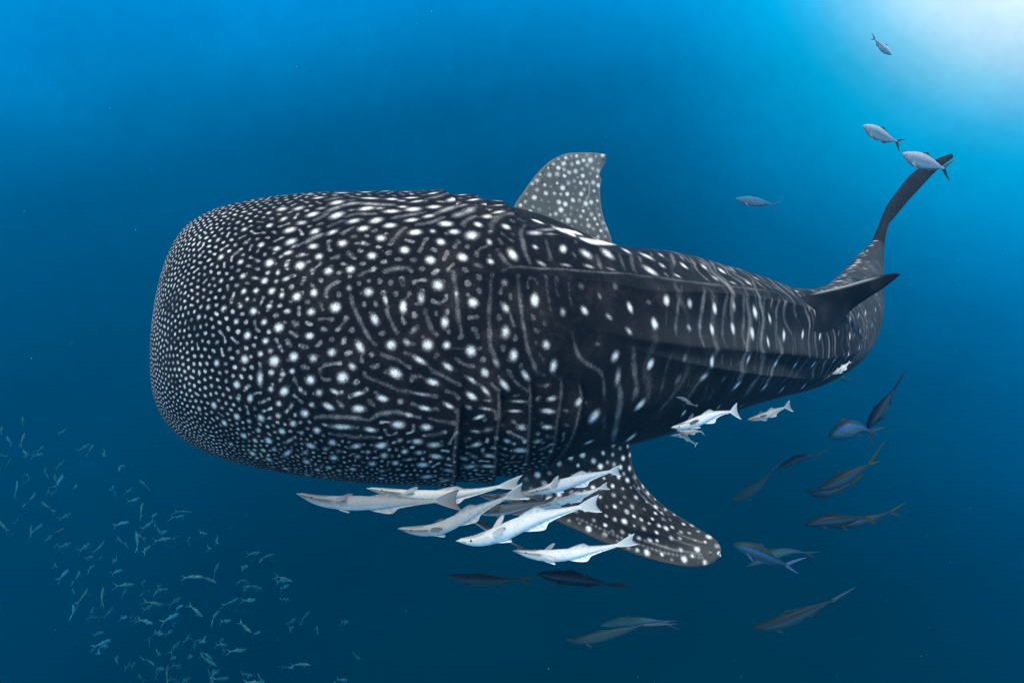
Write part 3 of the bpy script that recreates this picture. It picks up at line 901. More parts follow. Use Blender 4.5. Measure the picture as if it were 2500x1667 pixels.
0.0092 7 0.6854 1.431 0.6951 1.379
0.0092 5 0.5914 1.614 0.5930 1.518
0.0116 3 0.6043 1.134 0.5946 1.396 0.5881 1.623
0.0117 3 0.6157 1.126 0.6027 1.414 0.5978 1.641
0.0120 3 0.6368 1.169 0.6222 1.475 0.6173 1.676
0.0124 3 0.6659 1.239 0.6514 1.457 0.6416 1.676
0.0126 3 0.6805 1.318 0.6659 1.536
0.0113 3 0.5832 1.204 0.5736 1.440 0.5696 1.658
0.0111 3 0.5667 1.292 0.5620 1.518 0.5574 1.737
0.0123 9 0.8265 0.140 0.8216 0.305
0.0120 9 0.8086 0.654 0.8103 0.759
0.0103 8 0.7811 0.113 0.7778 0.236
0.0086 8 0.7616 0.750 0.7649 0.829
0.0095 7 0.8654 0.061 0.8557 0.288
0.0094 8 0.8492 0.654 0.8508 0.785
0.0130 9 0.8849 0.419 0.8849 0.506
0.0146 8 0.9108 0.419 0.9189 0.375
0.0099 8 0.7584 -0.157 0.7389 0.044
0.0082 7 0.7195 0.384 0.7178 0.454
0.0084 4 0.2830 1.143 0.3028 1.082 0.3242 1.073 0.3492 1.073 0.3793 1.038 0.4135 1.004 0.4437 0.977
"""
SKIN = shark_skin('spotted_skin', (.0075, .0074, .0088), (.110, .107, .111), (.79, .755, .71))
FINSKIN = shark_skin('fin_skin', (.016, .017, .019), (.15, .155, .155), (.78, .76, .72))
def build_shark():
    rng = np.random.default_rng(11)
    s = np.concatenate([np.linspace(0, .03, 46, endpoint=False), np.linspace(.03, .58, 720, endpoint=False), np.linspace(.58, 1, 170)])
    phi = np.concatenate([np.linspace(.30, 3.32, 450, endpoint=False), np.linspace(3.32, .30 + 2 * math.pi, 130, endpoint=False)])
    ns, npn = len(s), len(phi)
    P, C = body_grid(s, phi)
    du = np.gradient(P, axis=0); dv = (np.roll(P, -1, 1) - np.roll(P, 1, 1)) / 2
    nrm = unit(np.cross(du, dv)); nrm *= np.sign((nrm * (P - C[:, None])).sum(-1))[..., None]
    sd = np.linalg.norm(du, axis=-1) / np.maximum(np.gradient(s), 1e-9)[:, None]        # metres per unit s
    dphi = np.gradient(np.unwrap(phi)); pd = np.linalg.norm(dv, axis=-1) / dphi[None]
    ph = np.where(phi > 1.5 * math.pi, phi - 2 * math.pi, phi)
    order = np.argsort(ph); D = np.zeros((ns, npn)); D[:, order] = relief(s, ph[order], None)
    # long soft folds behind the gills and along the flank
    D += .004 * np.sin(ph[None] * 9 + 3 * np.sin(s[:, None] * 22)) * smooth(.16, .24, s)[:, None] * (1 - smooth(.5, .6, s))[:, None]
    X = P + nrm * D[..., None]
    mark = np.zeros((ns, npn))
    def locate(sv, pv):
        i = np.clip(np.interp(sv, s, np.arange(ns)), 0, ns - 1); pv = (pv - .30) % (2 * math.pi) + .30
        j = np.interp(pv, np.append(phi, .30 + 2 * math.pi), np.arange(npn + 1))
        return i, j
    def draw(pts, r, b, soft=1.0):
        sv = np.array([p[0] for p in pts]); pv = np.array([p[1] for p in pts])
        if len(pts) > 1:
            k = np.linspace(0, len(pts) - 1, max(2, (len(pts) - 1) * 6)); sv = hermite(np.arange(len(pts)), sv, k) if len(pts) > 2 else np.interp(k, [0, 1], sv); pv = hermite(np.arange(len(pts)), pv, k) if len(pts) > 2 else np.interp(k, [0, 1], pv)
        i, j = locate(sv, pv); ii = np.round(i).astype(int); jj = np.round(j).astype(int) % npn
        Q = P[ii, jj]
        if True:                                                        # exact points between the grid lines
            i0 = np.minimum(ii, ns - 2); Q = Q + du[ii, jj] * (i - ii)[:, None] + dv[ii, jj] * (j - np.round(j))[:, None]
        R_ = 2.4 * r
        mi = R_ / max(1e-6, np.median(np.linalg.norm(du[ii, jj], axis=-1))) + 2; mj = R_ / max(1e-6, np.median(np.linalg.norm(dv[ii, jj], axis=-1))) + 2
        a0 = int(max(0, i.min() - mi)); a1 = int(min(ns, i.max() + mi + 1)); bj = np.arange(int(j.min() - mj), int(j.max() + mj + 1)) % npn
        if len(bj) > npn: bj = np.arange(npn)
        W = P[a0:a1][:, bj]
        if len(Q) == 1: f = b * np.exp(-(np.linalg.norm(W - Q[0], axis=-1) / (r * 1.02)) ** 1.8)
        elif len(pts) == 2:                                              # soft ellipse
            m = (Q[0] + Q[-1]) / 2; ab = Q[-1] - Q[0]; Lh = np.linalg.norm(ab) / 2 + r * 1.06; ab = unit(ab)
            al = (W - m) @ ab; pe2 = np.maximum(0, ((W - m) ** 2).sum(-1) - al ** 2)
            f = b * np.exp(-((al / Lh) ** 2 + pe2 / (r * 1.02) ** 2) ** .92)
        else:                                                            # wandering line, fading at both ends, beaded
            f = np.zeros(W.shape[:2]); n = len(Q) - 1; ph0 = r * 977
            for k_, (A, B) in enumerate(zip(Q[:-1], Q[1:])):
                ab = B - A; t = np.clip(((W - A) @ ab) / max(1e-12, ab @ ab), 0, 1); d = np.linalg.norm(W - A - t[..., None] * ab, axis=-1)
                g = (k_ + .5) / n; taper = min(1, .45 + 3.2 * min(g, 1 - g)); bead = .92 + .12 * math.sin(k_ * .7 + ph0) + .06 * math.sin(k_ * 1.7 + ph0 * 2)
                f = np.maximum(f, .84 * b * bead * taper ** .5 * np.exp(-(d / (r * 1.7 * taper ** .5)) ** 2))
        mark[a0:a1, bj] = np.maximum(mark[a0:a1, bj], f)
        return Q
    done = []                                                            # (point, radius) of everything drawn
    for ln in MARKS.strip().split('\n'):  # long strokes along the upper ridge paint its lit crest pale
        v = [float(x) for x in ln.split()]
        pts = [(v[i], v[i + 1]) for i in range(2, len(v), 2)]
        b = {2: .14, 3: .30, 4: .40, 5: .52, 6: .66, 7: .84, 8: .95, 9: 1.06, 10: 1.18, 12: 1.9}[int(v[1])]  # brightest class paints sun glints at the dorsal fin base as white
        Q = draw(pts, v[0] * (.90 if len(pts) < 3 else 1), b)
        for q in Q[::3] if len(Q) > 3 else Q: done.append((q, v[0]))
    # between the large spots the pigment settles into freckles and maze lines: an activator-inhibitor
    # pattern grown round the spots above, finest on the snout and coarser towards the gills
    i1 = int(np.searchsorted(s, .285)); jv = 460
    ca = np.concatenate([[0], np.cumsum(np.linalg.norm(np.diff(P[:i1, 225], axis=0), axis=1))])          # metres along the flank
    cb = np.concatenate([[0], np.cumsum(np.linalg.norm(np.diff(P[int(i1 * .6), :jv], axis=0), axis=1))])    # metres round the girth
    h = .0036; na = int(ca[-1] / h); nb = int(cb[-1] / h)
    ia = np.interp(np.arange(na) * h, ca, np.arange(i1)); jb = np.interp(np.arange(nb) * h, cb, np.arange(jv))
    def sample(A, x, y):
        x0 = np.clip(np.floor(x).astype(int), 0, A.shape[0] - 2); y0 = np.clip(np.floor(y).astype(int), 0, A.shape[1] - 2); fx = (x - x0)[:, None]; fy = (y - y0)[None]
        return A[x0][:, y0] * (1 - fx) * (1 - fy) + A[x0 + 1][:, y0] * fx * (1 - fy) + A[x0][:, y0 + 1] * (1 - fx) * fy + A[x0 + 1][:, y0 + 1] * fx * fy
    src = np.clip(sample(mark, ia, jb), 0, 1.2); sa = np.interp(ia, np.arange(ns), s); pb = np.interp(jb, np.arange(npn), phi)
    lam = np.interp(sa, [0, .02, .05, .09, .13, .17, .21, .285], [.0165, .0170, .0185, .0210, .0240, .0270, .0300, .0330])[:, None] * (1 - .30 * smooth(2.25, 2.75, pb))[None]
    scales = np.array([.0115, .0160, .0225, .0315])
    wts = np.maximum(0, 1 - np.abs(np.log(lam[None] / scales[:, None, None])) / math.log(1.42)); wts[0][lam < scales[0]] = 1; wts[-1][lam > scales[-1]] = 1; wts /= wts.sum(0) + 1e-9
    fx = np.fft.fftfreq(na, h)[:, None]; fy = np.fft.rfftfreq(nb, h)[None]; f2 = (fx * fx + fy * fy)
    kern = [np.exp(-2 * (math.pi * l * .22) ** 2 * f2) - np.exp(-2 * (math.pi * l * .44) ** 2 * f2) for l in scales]
    bias = np.interp(sa, [0, .06, .10, .15, .20, .285], [-.13, -.15, -.12, -.085, -.065, -.07])[:, None] - .05 * smooth(2.3, 2.7, pb)[None]
    m = rng.normal(0, .25, (na, nb)); drive = .9 * np.clip(src, 0, 1) 
    for it in range(70):
        Fm = np.fft.rfft2(np.maximum(m, -.6)); g = sum(w * np.fft.irfft2(Fm * k, s=m.shape) for w, k in zip(wts, kern))
        m = np.tanh(4.2 * g + bias * 2.2 + drive * (1 if it < 60 else .6))
    fill = smooth(.05, .98, m)
    # bright on the snout, fading to dim grey lines on the flank; patchy
    low_f = np.fft.irfft2(np.fft.rfft2(rng.normal(0, 1, (na, nb))) * np.exp(-2 * (math.pi * .05) ** 2 * f2), s=(na, nb)); low_f /= low_f.std()
    fine_f = np.fft.irfft2(np.fft.rfft2(rng.normal(0, 1, (na, nb))) * np.exp(-2 * (math.pi * .012) ** 2 * f2), s=(na, nb)); fine_f /= fine_f.std()
    ampf = np.interp(sa, [0, .04, .07, .10, .135, .17, .20, .24, .285], [1.25, 1.12, .90, .64, .49, .41, .32, .15, 0])[:, None] * (1 + .10 * low_f + .13 * fine_f)
    lowp = smooth(2.2, 2.6, pb)[None] * (1 - smooth(.24, .27, sa))[:, None]; ampf = np.maximum(ampf, .62 * lowp * (1 + .15 * fine_f))
    halo = np.fft.irfft2(np.fft.rfft2(np.clip(src, 0, 1)) * np.exp(-2 * (math.pi * .0062) ** 2 * f2), s=(na, nb))            # clear dark ring round every large mark
    fill = fill * np.clip(ampf, 0, 1.25) * (1 - smooth(.10, .34, halo))
    xi = np.interp(np.arange(i1), ia, np.arange(na)); yj = np.interp(np.arange(jv), jb, np.arange(nb))
    edge_ = (smooth(0, 18, np.arange(jv).astype(float)) * (1 - smooth(jv - 18, jv - 1, np.arange(jv).astype(float))))[None]
    mark[:i1, :jv] = np.maximum(mark[:i1, :jv], sample(fill, xi, yj) * edge_)
    # plain spots on the side turned away from the camera
    cell = .06; grid = {}
    def key(q): return tuple(np.floor(q / cell).astype(int))
    for i, j in zip(rng.integers(0, ns, 9000), rng.integers(jv - 12, npn + 12, 9000) % npn):
        sv = s[i]; pv = phi[j]
        e = float(np.interp(sv, [0, .03, .09, .16, .26, .5, .6], [.024, .028, .040, .052, .075, .10, .09])) * rng.uniform(.85, 1.2)
        q = P[i, j]; k = key(q)
        if any(np.dot(q - q2, q - q2) < e * e for a in (-1, 0, 1) for b_ in (-1, 0, 1) for c_ in (-1, 0, 1) for q2 in grid.get((k[0] + a, k[1] + b_, k[2] + c_), ())): continue
        grid.setdefault(k, []).append(q); draw([(sv, pv)], e * rng.uniform(.28, .40), rng.choice([1.1, .9, .6, .45]))
    # narrow rings of pale stripes round the tail stalk
    sv = s[:, None]; wob = .0040 * np.sin(ph[None] * 4 + sv * 50) + .0022 * np.sin(ph[None] * 11 + 1 + sv * 80)
    f = np.interp(s, [.20, .30, .40, .50, .6, .7, 1], [26, 36, 48, 62, 80, 100, 125]); phs = np.cumsum(f * np.gradient(s))[:, None]
    st = np.clip(np.cos(2 * math.pi * (phs + wob * f[:, None])) * .5 + .5, 0, 1) ** 3.2
    amp = (.16 * smooth(.17, .23, s) + .30 * smooth(.26, .36, s) + .04 * smooth(.50, .60, s))[:, None] * (1 - smooth(.90, .96, s))[:, None] * (.72 + .4 * np.sin(ph[None] * 3 + sv * 40) * np.sin(sv * 95 + ph[None]))
    amp = amp * (1 - .55 * smooth(2.1, 2.5, ph))[None]
    st2 = np.clip(np.cos(2 * math.pi * (2.03 * phs + 1.6 * wob * f[:, None] + .3)) * .5 + .5, 0, 1) ** 3
    mark = np.maximum(mark, st * amp); mark = np.maximum(mark, .60 * st2 * amp * smooth(.27, .33, s)[:, None])
    # gill slits: a pale rim on each flap, dark skin plus painted shadow in the slit behind it
    for ps, sl, amp_, pre in GILLS[:5]:
        sc_ = np.interp(ph, ps, sl); on = smooth(ps[0], ps[0] + .10, ph) * (1 - smooth(ps[-1] - .12, ps[-1], ph)); d = s[:, None] - sc_[None]
        mark = mark * (1 - .95 * on[None] * np.where(d >= 0, np.exp(-(d / .0034) ** 2), np.exp(-(d / .0008) ** 2)))
        mark = np.maximum(mark, .30 * on[None] * np.exp(-((d + .0016) / .0011) ** 2))
    hidden = ((ph < .25) | (ph > 3.35))[None]
    tone = np.zeros((ns, npn))
    belly = smooth(3.45, 3.9, phi) * (1 - smooth(5.0, 5.5, phi)); tone = np.maximum(tone, belly[None] * .85)
    # pale panels between the flank ridges
    r1 = np.interp(s, RIDGES[0][0], RIDGES[0][1]); r2 = np.interp(s, RIDGES[1][0], RIDGES[1][1]); r3 = np.interp(s, RIDGES[2][0], RIDGES[2][1])
    pan = smooth(.25, .33, s)[:, None] * (1 - smooth(.47, .53, s))[:, None]
    a = np.clip((ph[None] - r1[:, None]) / (r2 - r1)[:, None], 0, 1); tone = np.maximum(tone, .05 * pan * np.where((a > 0) & (a < 1), smooth(.25, .85, a) * (1 - smooth(.93, 1, a)), 0))
    a = np.clip((ph[None] - r2[:, None]) / np.maximum(.05, r3 - r2)[:, None], 0, 1); tone = np.maximum(tone, .045 * pan * np.where((a > 0) & (a < 1), smooth(.3, .85, a) * (1 - smooth(.93, 1, a)), 0))
    up_ = smooth(.24, .36, s)[:, None] * (1 - smooth(.50, .60, s))[:, None] * np.where((ph[None] > .2) & (ph[None] < r1[:, None]), 1, 0); tone = np.maximum(tone, .012 * up_)
    tone = np.maximum(tone, .07 * smooth(.56, .64, s)[:, None] * np.ones_like(tone))
    V = np.concatenate([X.reshape(-1, 3), C[:1] - .0 * C[:1], C[-1:]])
    mk = np.append(mark.reshape(-1), [.6, .1]); tn = np.append(tone.reshape(-1), [0, .1])
    F = tube_faces(ns, npn)
    root = empty('whale_shark', (0.55, 3.1, 0.0))
    tag(root, 'huge dark whale shark covered in white spots and pale stripes', 'whale shark')
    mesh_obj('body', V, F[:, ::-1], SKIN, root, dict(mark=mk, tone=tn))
    return root
def fin_grid(A, B, nv, nu, bow=0.0):
    a = resample(A, nv); b = resample(B, nv); u = np.linspace(0, 1, nu)[:, None, None]
    return a[None] * (1 - u) + b[None] * u                                # P[nu along chord, nv along span]
def fin_marks(P, seed, e, rmin, rmax, edge=.05, lines=()):
    """white spots scattered over a fin, in metres on its own surface"""
    rng = np.random.default_rng(seed); nu, nv = P.shape[:2]; mk = np.zeros((nu, nv)); pts = []
    for _ in range(9000):
        i = rng.integers(1, nu - 1); j = rng.integers(1, nv - 1); q = P[i, j]; ee = e * rng.uniform(.8, 1.25)
        if any(np.dot(q - p, q - p) < ee * ee for p in pts): continue
        if min(np.linalg.norm(q - P[0, j]), np.linalg.norm(q - P[-1, j])) < edge: continue
        pts.append(q); r = rng.uniform(rmin, rmax); b = rng.choice([1.0, .9, .7, .55, .4])
        mk = np.maximum(mk, 1.15 * b * np.exp(-(np.linalg.norm(P - q, axis=-1) / r) ** 2.1))
    for ln, r, b in lines:
        Q = np.array([P[int(np.clip(u, 0, 1) * (nu - 1)), int(np.clip(v, 0, 1) * (nv - 1))] for u, v in ln]); Q = resample(Q, 30)
        for q in Q: mk = np.maximum(mk, b * np.exp(-(np.linalg.norm(P - q, axis=-1) / r) ** 2))
    return mk
def add_fin(root, name, A, B, thick, mat, seed=0, spots=None, tone=0.0, rim=0.0, nu=120, nv=150, lines=(), warp=None, label=None, edge=0):
    P = fin_grid(A, B, nv, nu)
    if warp is not None: P = warp(P)
    u = np.linspace(0, 1, nu)[:, None]; v = np.linspace(0, 1, nv)[None]
    th = thick * (.10 + .90 * (4 * u * (1 - u)) ** .6) * (1 - .75 * v)
    mk = fin_marks(P, seed, *spots, lines=lines) if spots else np.zeros((nu, nv))
    d = np.minimum(np.linalg.norm(P - P[:1], axis=-1), np.linalg.norm(P - P[-1:], axis=-1)); d = np.minimum(d, np.linalg.norm(P - P[:, -1:], axis=-1))
    tn = np.maximum(tone, rim * np.exp(-(d / .022) ** 2))
    tn = np.maximum(tn, np.where(v > .0, (tone + .12 * smooth(.6, 1, v)) * np.ones_like(u), 0) if rim else tone)
    if edge: tn = np.maximum(tn, edge * np.exp(-(np.linalg.norm(P - P[:1], axis=-1) / .011) ** 2) * smooth(.38, .5, v) * (1 - smooth(.78, .9, v)))     # sunlit leading edge painted pale into the tone
    V, F = sheet(P, th)
    o = mesh_obj(name, V, F, mat, root, dict(mark=np.tile(mk.reshape(-1), 2), tone=np.tile(np.broadcast_to(tn, (nu, nv)).reshape(-1), 2)))
    if label: o['label'] = label
    return o
shark = build_shark()
def pts(l): return [at(*p) for p in l]
# tall first dorsal fin: leading edge, then the notched trailing edge
add_fin(shark, 'dorsal_fin',
        pts([(1240,590,3.16),(1252,510,3.20),(1282,462,3.22),(1318,416,3.24),(1350,389,3.26),(1380,376,3.27),(1420,373,3.28),(1455,374,3.29),(1478,377,3.29)]),
        pts([(1500,640,3.30),(1490,576,3.30),(1473,531,3.30),(1465,480,3.30),(1465,455,3.30),(1468,441,3.30),(1463,426,3.30),(1474,405,3.30),(1482,384,3.295)]),
        .06, FINSKIN, 5, (.033, .0075, .0150, .010), tone=.19, rim=.34,
        lines=[([(.70,.42),(.78,.55),(.76,.66)], .006, .45), ([(.10,.25),(.09,.5),(.16,.75),(.3,.9)], .008, .34), ([(.90,.18),(.93,.3),(.90,.45),(.93,.6)], .006, .4)])
# near pectoral fin, reaching down and back
add_fin(shark, 'pectoral_fin',
        pts([(1270,1120,2.86),(1275,1190,2.82),(1302,1243,2.80),(1353,1269,2.79),(1417,1297,2.78),(1468,1320,2.78),(1519,1339,2.79),(1570,1358,2.80),(1621,1372,2.82),(1672,1381,2.84),(1712,1381,2.86),(1738,1374,2.87),(1757,1357,2.88)]),
        pts([(1530,1040,3.06),(1538,1095,3.07),(1544,1141,3.08),(1556,1166,3.09),(1574,1190,3.10),(1598,1216,3.10),(1618,1234,3.09),(1640,1250,3.08),(1685,1278,3.05),(1718,1298,3.00),(1742,1313,2.96),(1757,1330,2.92),(1761,1345,2.90)]),
        .10, FINSKIN, 8, (.044, .0080, .0155, .012), tone=.0, rim=.10, nu=150, nv=190,
        lines=[([(.10,.35),(.12,.55),(.16,.75),(.25,.9)], .010, .42), ([(.22,.62),(.27,.78),(.34,.88)], .010, .40), ([(.86,.35),(.82,.5),(.80,.6)], .008, .45), ([(.92,.3),(.90,.48),(.86,.62)], .007, .4), ([(.60,.72),(.66,.86)], .009, .4), ([(.45,.70),(.50,.86)], .009, .38)])
# small second dorsal fin, dark, with its sunlit upper rim painted pale
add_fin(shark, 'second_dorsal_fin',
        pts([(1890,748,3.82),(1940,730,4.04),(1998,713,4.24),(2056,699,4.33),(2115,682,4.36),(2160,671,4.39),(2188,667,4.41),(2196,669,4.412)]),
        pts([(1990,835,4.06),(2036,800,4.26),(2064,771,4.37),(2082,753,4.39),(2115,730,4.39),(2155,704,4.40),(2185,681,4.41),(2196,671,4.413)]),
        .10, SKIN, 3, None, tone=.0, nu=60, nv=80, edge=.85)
# tail fin: long upper lobe, short lower lobe behind the stalk
add_fin(shark, 'tail_fin',
        pts([(2112,622,6.95),(2130,588,7.00),(2148,548,7.05),(2166,503,7.10),(2190,468,7.15),(2222,428,7.20),(2258,402,7.25),(2295,385,7.30),(2322,375,7.33)]),
        pts([(2152,650,6.98),(2157,605,7.02),(2161,572,7.06),(2168,548,7.10),(2182,532,7.13),(2212,496,7.18),(2250,455,7.22),(2292,412,7.28),(2326,386,7.33)]),
        .10, SKIN, 4, None, tone=.05, nu=50, nv=110, warp=None)
# ================================================================== remoras and rainbow runners
FISH = fish_skin('fish_skin', .45, .10, 140, .55)
FINS = fish_skin('fish_fin_skin', .5, .08, 220, .5)
EYE = plain('eye_black', (.012, .012, .014), .12, .8)
class Spine:
    """a bent fish axis from nose to tail root, with up and side directions"""
    def __init__(s, px, roll=0.0, flip=1):
        p = np.array([at(*q) for q in px]); s.k = np.concatenate([[0], np.cumsum(np.linalg.norm(np.diff(p, axis=0), axis=1))]); s.len = s.k[-1]; s.k = s.k / s.len
        s.p = p; s.roll = roll
        t = p[-1] - p[0]; v = unit(p.mean(0)); u = np.cross(t, v); s.sg = (1 if u[2] > 0 else -1) * flip
    def __call__(s, t):
        t = np.atleast_1d(np.asarray(t, float)); e = .012
        c = hermite(s.k, s.p, t); T = unit(hermite(s.k, s.p, np.clip(t + e, 0, 1)) - hermite(s.k, s.p, np.clip(t - e, 0, 1)))
        v = unit(c); U = unit(np.cross(T, v)) * s.sg; F = unit(np.cross(U, T)); F *= np.sign(-(F * v).sum(-1))[:, None]   # F towards the viewer's side
        cr, sr = math.cos(R(s.roll)), math.sin(R(s.roll))
        return c, T, U * cr + F * sr, F * cr - U * sr
def loft(sp, prof, H, colour, nr=44, nseg=22):
    t = np.linspace(0, 1, nr) ** 1.25
    hu = hermite(prof[0], prof[1], t) * H; hd = hermite(prof[0], prof[2], t) * H; w = hermite(prof[0], prof[3], t) * H
    c, T, U, S = sp(t); a = np.linspace(0, 2 * math.pi, nseg, endpoint=False)
    ca = np.cos(a)[None, :, None]; sa = np.sin(a)[None, :, None]
    h = np.where(ca > 0, hu[:, None, None], hd[:, None, None])
    P = c[:, None] + U[:, None] * h * ca + S[:, None] * w[:, None, None] * sa
    V = np.concatenate([P.reshape(-1, 3), c[:1] - T[:1] * .004, c[-1:]])
    tt = np.broadcast_to(t[:, None], (nr, nseg)); cc = np.broadcast_to(np.cos(a)[None], (nr, nseg)); ss = np.broadcast_to(np.sin(a)[None], (nr, nseg))
    K = colour(tt.reshape(-1), cc.reshape(-1), ss.reshape(-1)); K = np.concatenate([K, K[:1], K[-1:]])
    return V, tube_faces(nr, nseg), K
def fin_part(root, name, P, th, c0, c1, nu, nv, rimw=0):
    v = np.linspace(0, 1, nv)[None, :, None] * np.ones((nu, 1, 1)); K = np.array(c0) * (1 - v) + np.array(c1) * v
    ray = 1 + .16 * np.sin(np.arange(nu) * 2.4)[:, None, None]                     # fin rays
    V, F = sheet(P, th); 
    if rimw: e = np.clip((np.abs(np.linspace(-1, 1, nu)) - .80) / .2, 0, 1)[:, None, None] * np.linspace(.2, 1, nv)[None, :, None]; K = K * (1 - e) + np.array([.92, .94, .97]) * e * rimw + K * e * (1 - rimw)
    K = np.tile((K * ray).reshape(-1, 3), (2, 1))
    return mesh_obj(name, V, F, FINS, root, dict(skin=np.clip(K, 0, 1)))
def ball(c, r, ax, n=10, m=7, flat=.6):
    """flattened ball on axis ax"""
    ax = unit(ax); e1 = unit(np.cross(ax, [.3, .2, .9])); e2 = np.cross(ax, e1)
    th = np.linspace(.12, math.pi - .12, m)[:, None, None]; a = np.linspace(0, 2 * math.pi, n, endpoint=False)[None, :, None]
    P = c + r * (np.sin(th) * (np.cos(a) * e1 + np.sin(a) * e2) + flat * np.cos(th) * ax)
    return np.concatenate([P.reshape(-1, 3), [c + r * flat * ax], [c - r * flat * ax]]), tube_faces(m, n)
RP = ([0,.02,.06,.12,.20,.32,.45,.58,.72,.86,1.0], [.05,.16,.30,.44,.58,.78,.88,.74,.50,.32,.25],
      [.03,.14,.36,.66,.92,1.08,1.10,.86,.52,.31,.25], [.05,.34,.60,.78,.86,.86,.80,.60,.38,.22,.10])
def remora(label, px, tail, H, tone=(.80,.84,.86), back=.75, roll=8, pec=.5, pec2=1.2, stripe=.9, disc=True, fins=1.0, flip=1, dark_pec=False):
    d = px[0][2]; H = H * .93 * d / FPX; sp = Spine(px, roll, flip); tone = np.array(tone)
    root = empty('remora', at(*px[len(px) // 2])); tag(root, label, 'remora', 'remoras swimming along with the shark')
    def colour(t, c, s):
        k = 1 - (1 - back) * smooth(-.15, .75, c)
        K = tone[None] * k[:, None]; K = K + (np.array([.92, .95, .97]) - K) * (.5 * smooth(.35, .95, -c))[:, None]
        f = stripe * np.exp(-((c - .10 + .35 * (t - .1)) / .36) ** 2) * (1 - smooth(.24, .31, t)) * smooth(.0, .03, t)
        K = K * (1 - .90 * f)[:, None]
        gill = np.exp(-((t - .285 + .03 * c * c) / .006) ** 2) * (c < .35) * (c > -.95); K = K * (1 - .35 * gill)[:, None]
        mouth = np.exp(-((c + .10 + 2.2 * (.06 - t)) / .16) ** 2) * (t < .085) * (t > .008); K = K * (1 - .5 * mouth)[:, None]
        lat = np.exp(-((c - .05) / .10) ** 2) * smooth(.35, .5, t); K = K * (1 - .16 * lat)[:, None]
        return np.clip(K, .01, 1)
    V, F, K = loft(sp, RP, H, colour); mesh_obj('body', V, F, FISH, root, dict(skin=K))
    hu = lambda t: hermite(RP[0], RP[1], np.atleast_1d(t)) * H; hd = lambda t: hermite(RP[0], RP[2], np.atleast_1d(t)) * H; ww = lambda t: hermite(RP[0], RP[3], np.atleast_1d(t)) * H
    fc0 = tuple(tone * .80); fc1 = tuple(np.clip(tone * .55, .02, 1)); edge = tuple(np.clip(tone * 1.15, 0, .95))
    nu, nv = 22, 6
    for nm, sg, t0, t1, hh, prof in (('dorsal_fin', 1, .50, .97, .80, hu), ('anal_fin', -1, .50, .97, .95, hd)):
        t = np.linspace(t0, t1, nu); c, T, U, S = sp(t); q = (t - t0) / (t1 - t0)
        fh = fins * hh * H * np.interp(q, [0, .10, .26, .34, .45, .8, 1], [0, .45, .95, 1.0, .42, .16, .06]); b = c + sg * U * (prof(t) * .86)[:, None]
        v = np.linspace(0, 1, nv)[None, :, None]
        P = b[:, None] + v * (sg * U * fh[:, None] + T * (fh * .55)[:, None])[:, None]
        fin_part(root, nm, P, .0035, fc0, fc1 if sg > 0 else edge, nu, nv)
    c, T, U, S = sp([.985]); base = c[0]; tp, bt = at(*tail[0], d if len(tail) < 3 else tail[2]), at(*tail[1], d if len(tail) < 3 else tail[2])
    u = np.linspace(0, 1, nu)[:, None, None]; v = np.linspace(0, 1, 10)[None, :, None]
    if np.dot(tp - bt, U[0]) < 0: tp, bt = bt, tp
    eg = tp * (1 - u) + bt * u; eg = eg + (base - eg) * (.20 * (1 - (2 * u - 1) ** 2)) + (base - eg) * .03 * np.sin(np.arange(nu) * 2.4)[:, None, None]
    bs = base + U[0] * (.24 * H) * (1 - 2 * u); bend = .10 * np.sin(v * math.pi) * (2 * u - 1) * H * U[0] * -1
    fin_part(root, 'caudal_fin', bs * (1 - v) + eg * v + bend, .0035, tuple(tone * .85), fc1, nu, 10, rimw=.85 if tone[0] > .3 else 0)
    for sg, kk in ((1, pec), (-1, pec2)):
        t = np.array([.275]); c, T, U, S = sp(t); b0 = c[0] + sg * S[0] * ww(t)[0] * .80 + U[0] * H * .05; n1, n2 = 12, 8
        u = np.linspace(-1, 1, n1)[:, None, None]; v = np.linspace(0, 1, n2)[None, :, None]
        tip = T[0] * 2.0 * H + U[0] * kk * H + sg * S[0] * .75 * H; wid = unit(np.cross(unit(tip), S[0] * sg + U[0] * .3)) * H * .34
        P = b0 + tip * v + wid * u * np.interp(v, [0, .3, .65, .9, 1], [.45, .9, 1, .62, .25]); 
        k = (.10, .11, .12) if dark_pec else tuple(tone * .70)
        fin_part(root, 'pectoral_fin', P, .003, k, k if dark_pec else tuple(tone * .62), n1, n2)
        t = np.array([.30]); c, T, U, S = sp(t); b0 = c[0] - U[0] * hd(t)[0] * .9 + sg * S[0] * H * .18
        tip = T[0] * 1.7 * H - U[0] * .38 * H + sg * S[0] * .25 * H; wid = S[0] * H * .22
        P = b0 + tip * v + wid * u * np.interp(v, [0, .4, .8, 1], [.5, 1, .7, .2])
        fin_part(root, 'pelvic_fin', P, .003, edge, edge, n1, n2)
        t = np.array([.115]); c, T, U, S = sp(t); e0 = c[0] + sg * S[0] * ww(t)[0] * .93 + U[0] * H * .08
        V, F = ball(e0, H * .17, S[0] * sg, 12, 7, .45); mesh_obj('eye', V, F, EYE, root)
    if disc:                                                              # ridged sucker on top of the head
        n = 34; t = np.linspace(.025, .26, n); c, T, U, S = sp(t); q = np.linspace(-1, 1, n); w = ww(t) * .62 * np.sqrt(np.clip(1 - q ** 4, 0.02, 1))
        top = c + U * (hu(t) * .93)[:, None]; x = np.linspace(-1, 1, 9)[None, :, None]
        h = H * .07 * (1 + .5 * np.sign(np.sin(np.arange(n) * math.pi * .8)))[:, None, None] * (1 - .6 * np.abs(x) ** 3)
        P = top[:, None] + S[:, None] * w[:, None, None] * x + U[:, None] * (h - H * .12 * x ** 2)
        V, F = sheet(P, H * .05); g = np.tile((tone * .62)[None], (len(V), 1)); g[(np.arange(len(V)) // 9) % 2 == 0] *= .55
        mesh_obj('suction_disc', V, F, FINS, root, dict(skin=np.clip(g, .01, 1)))
    return root
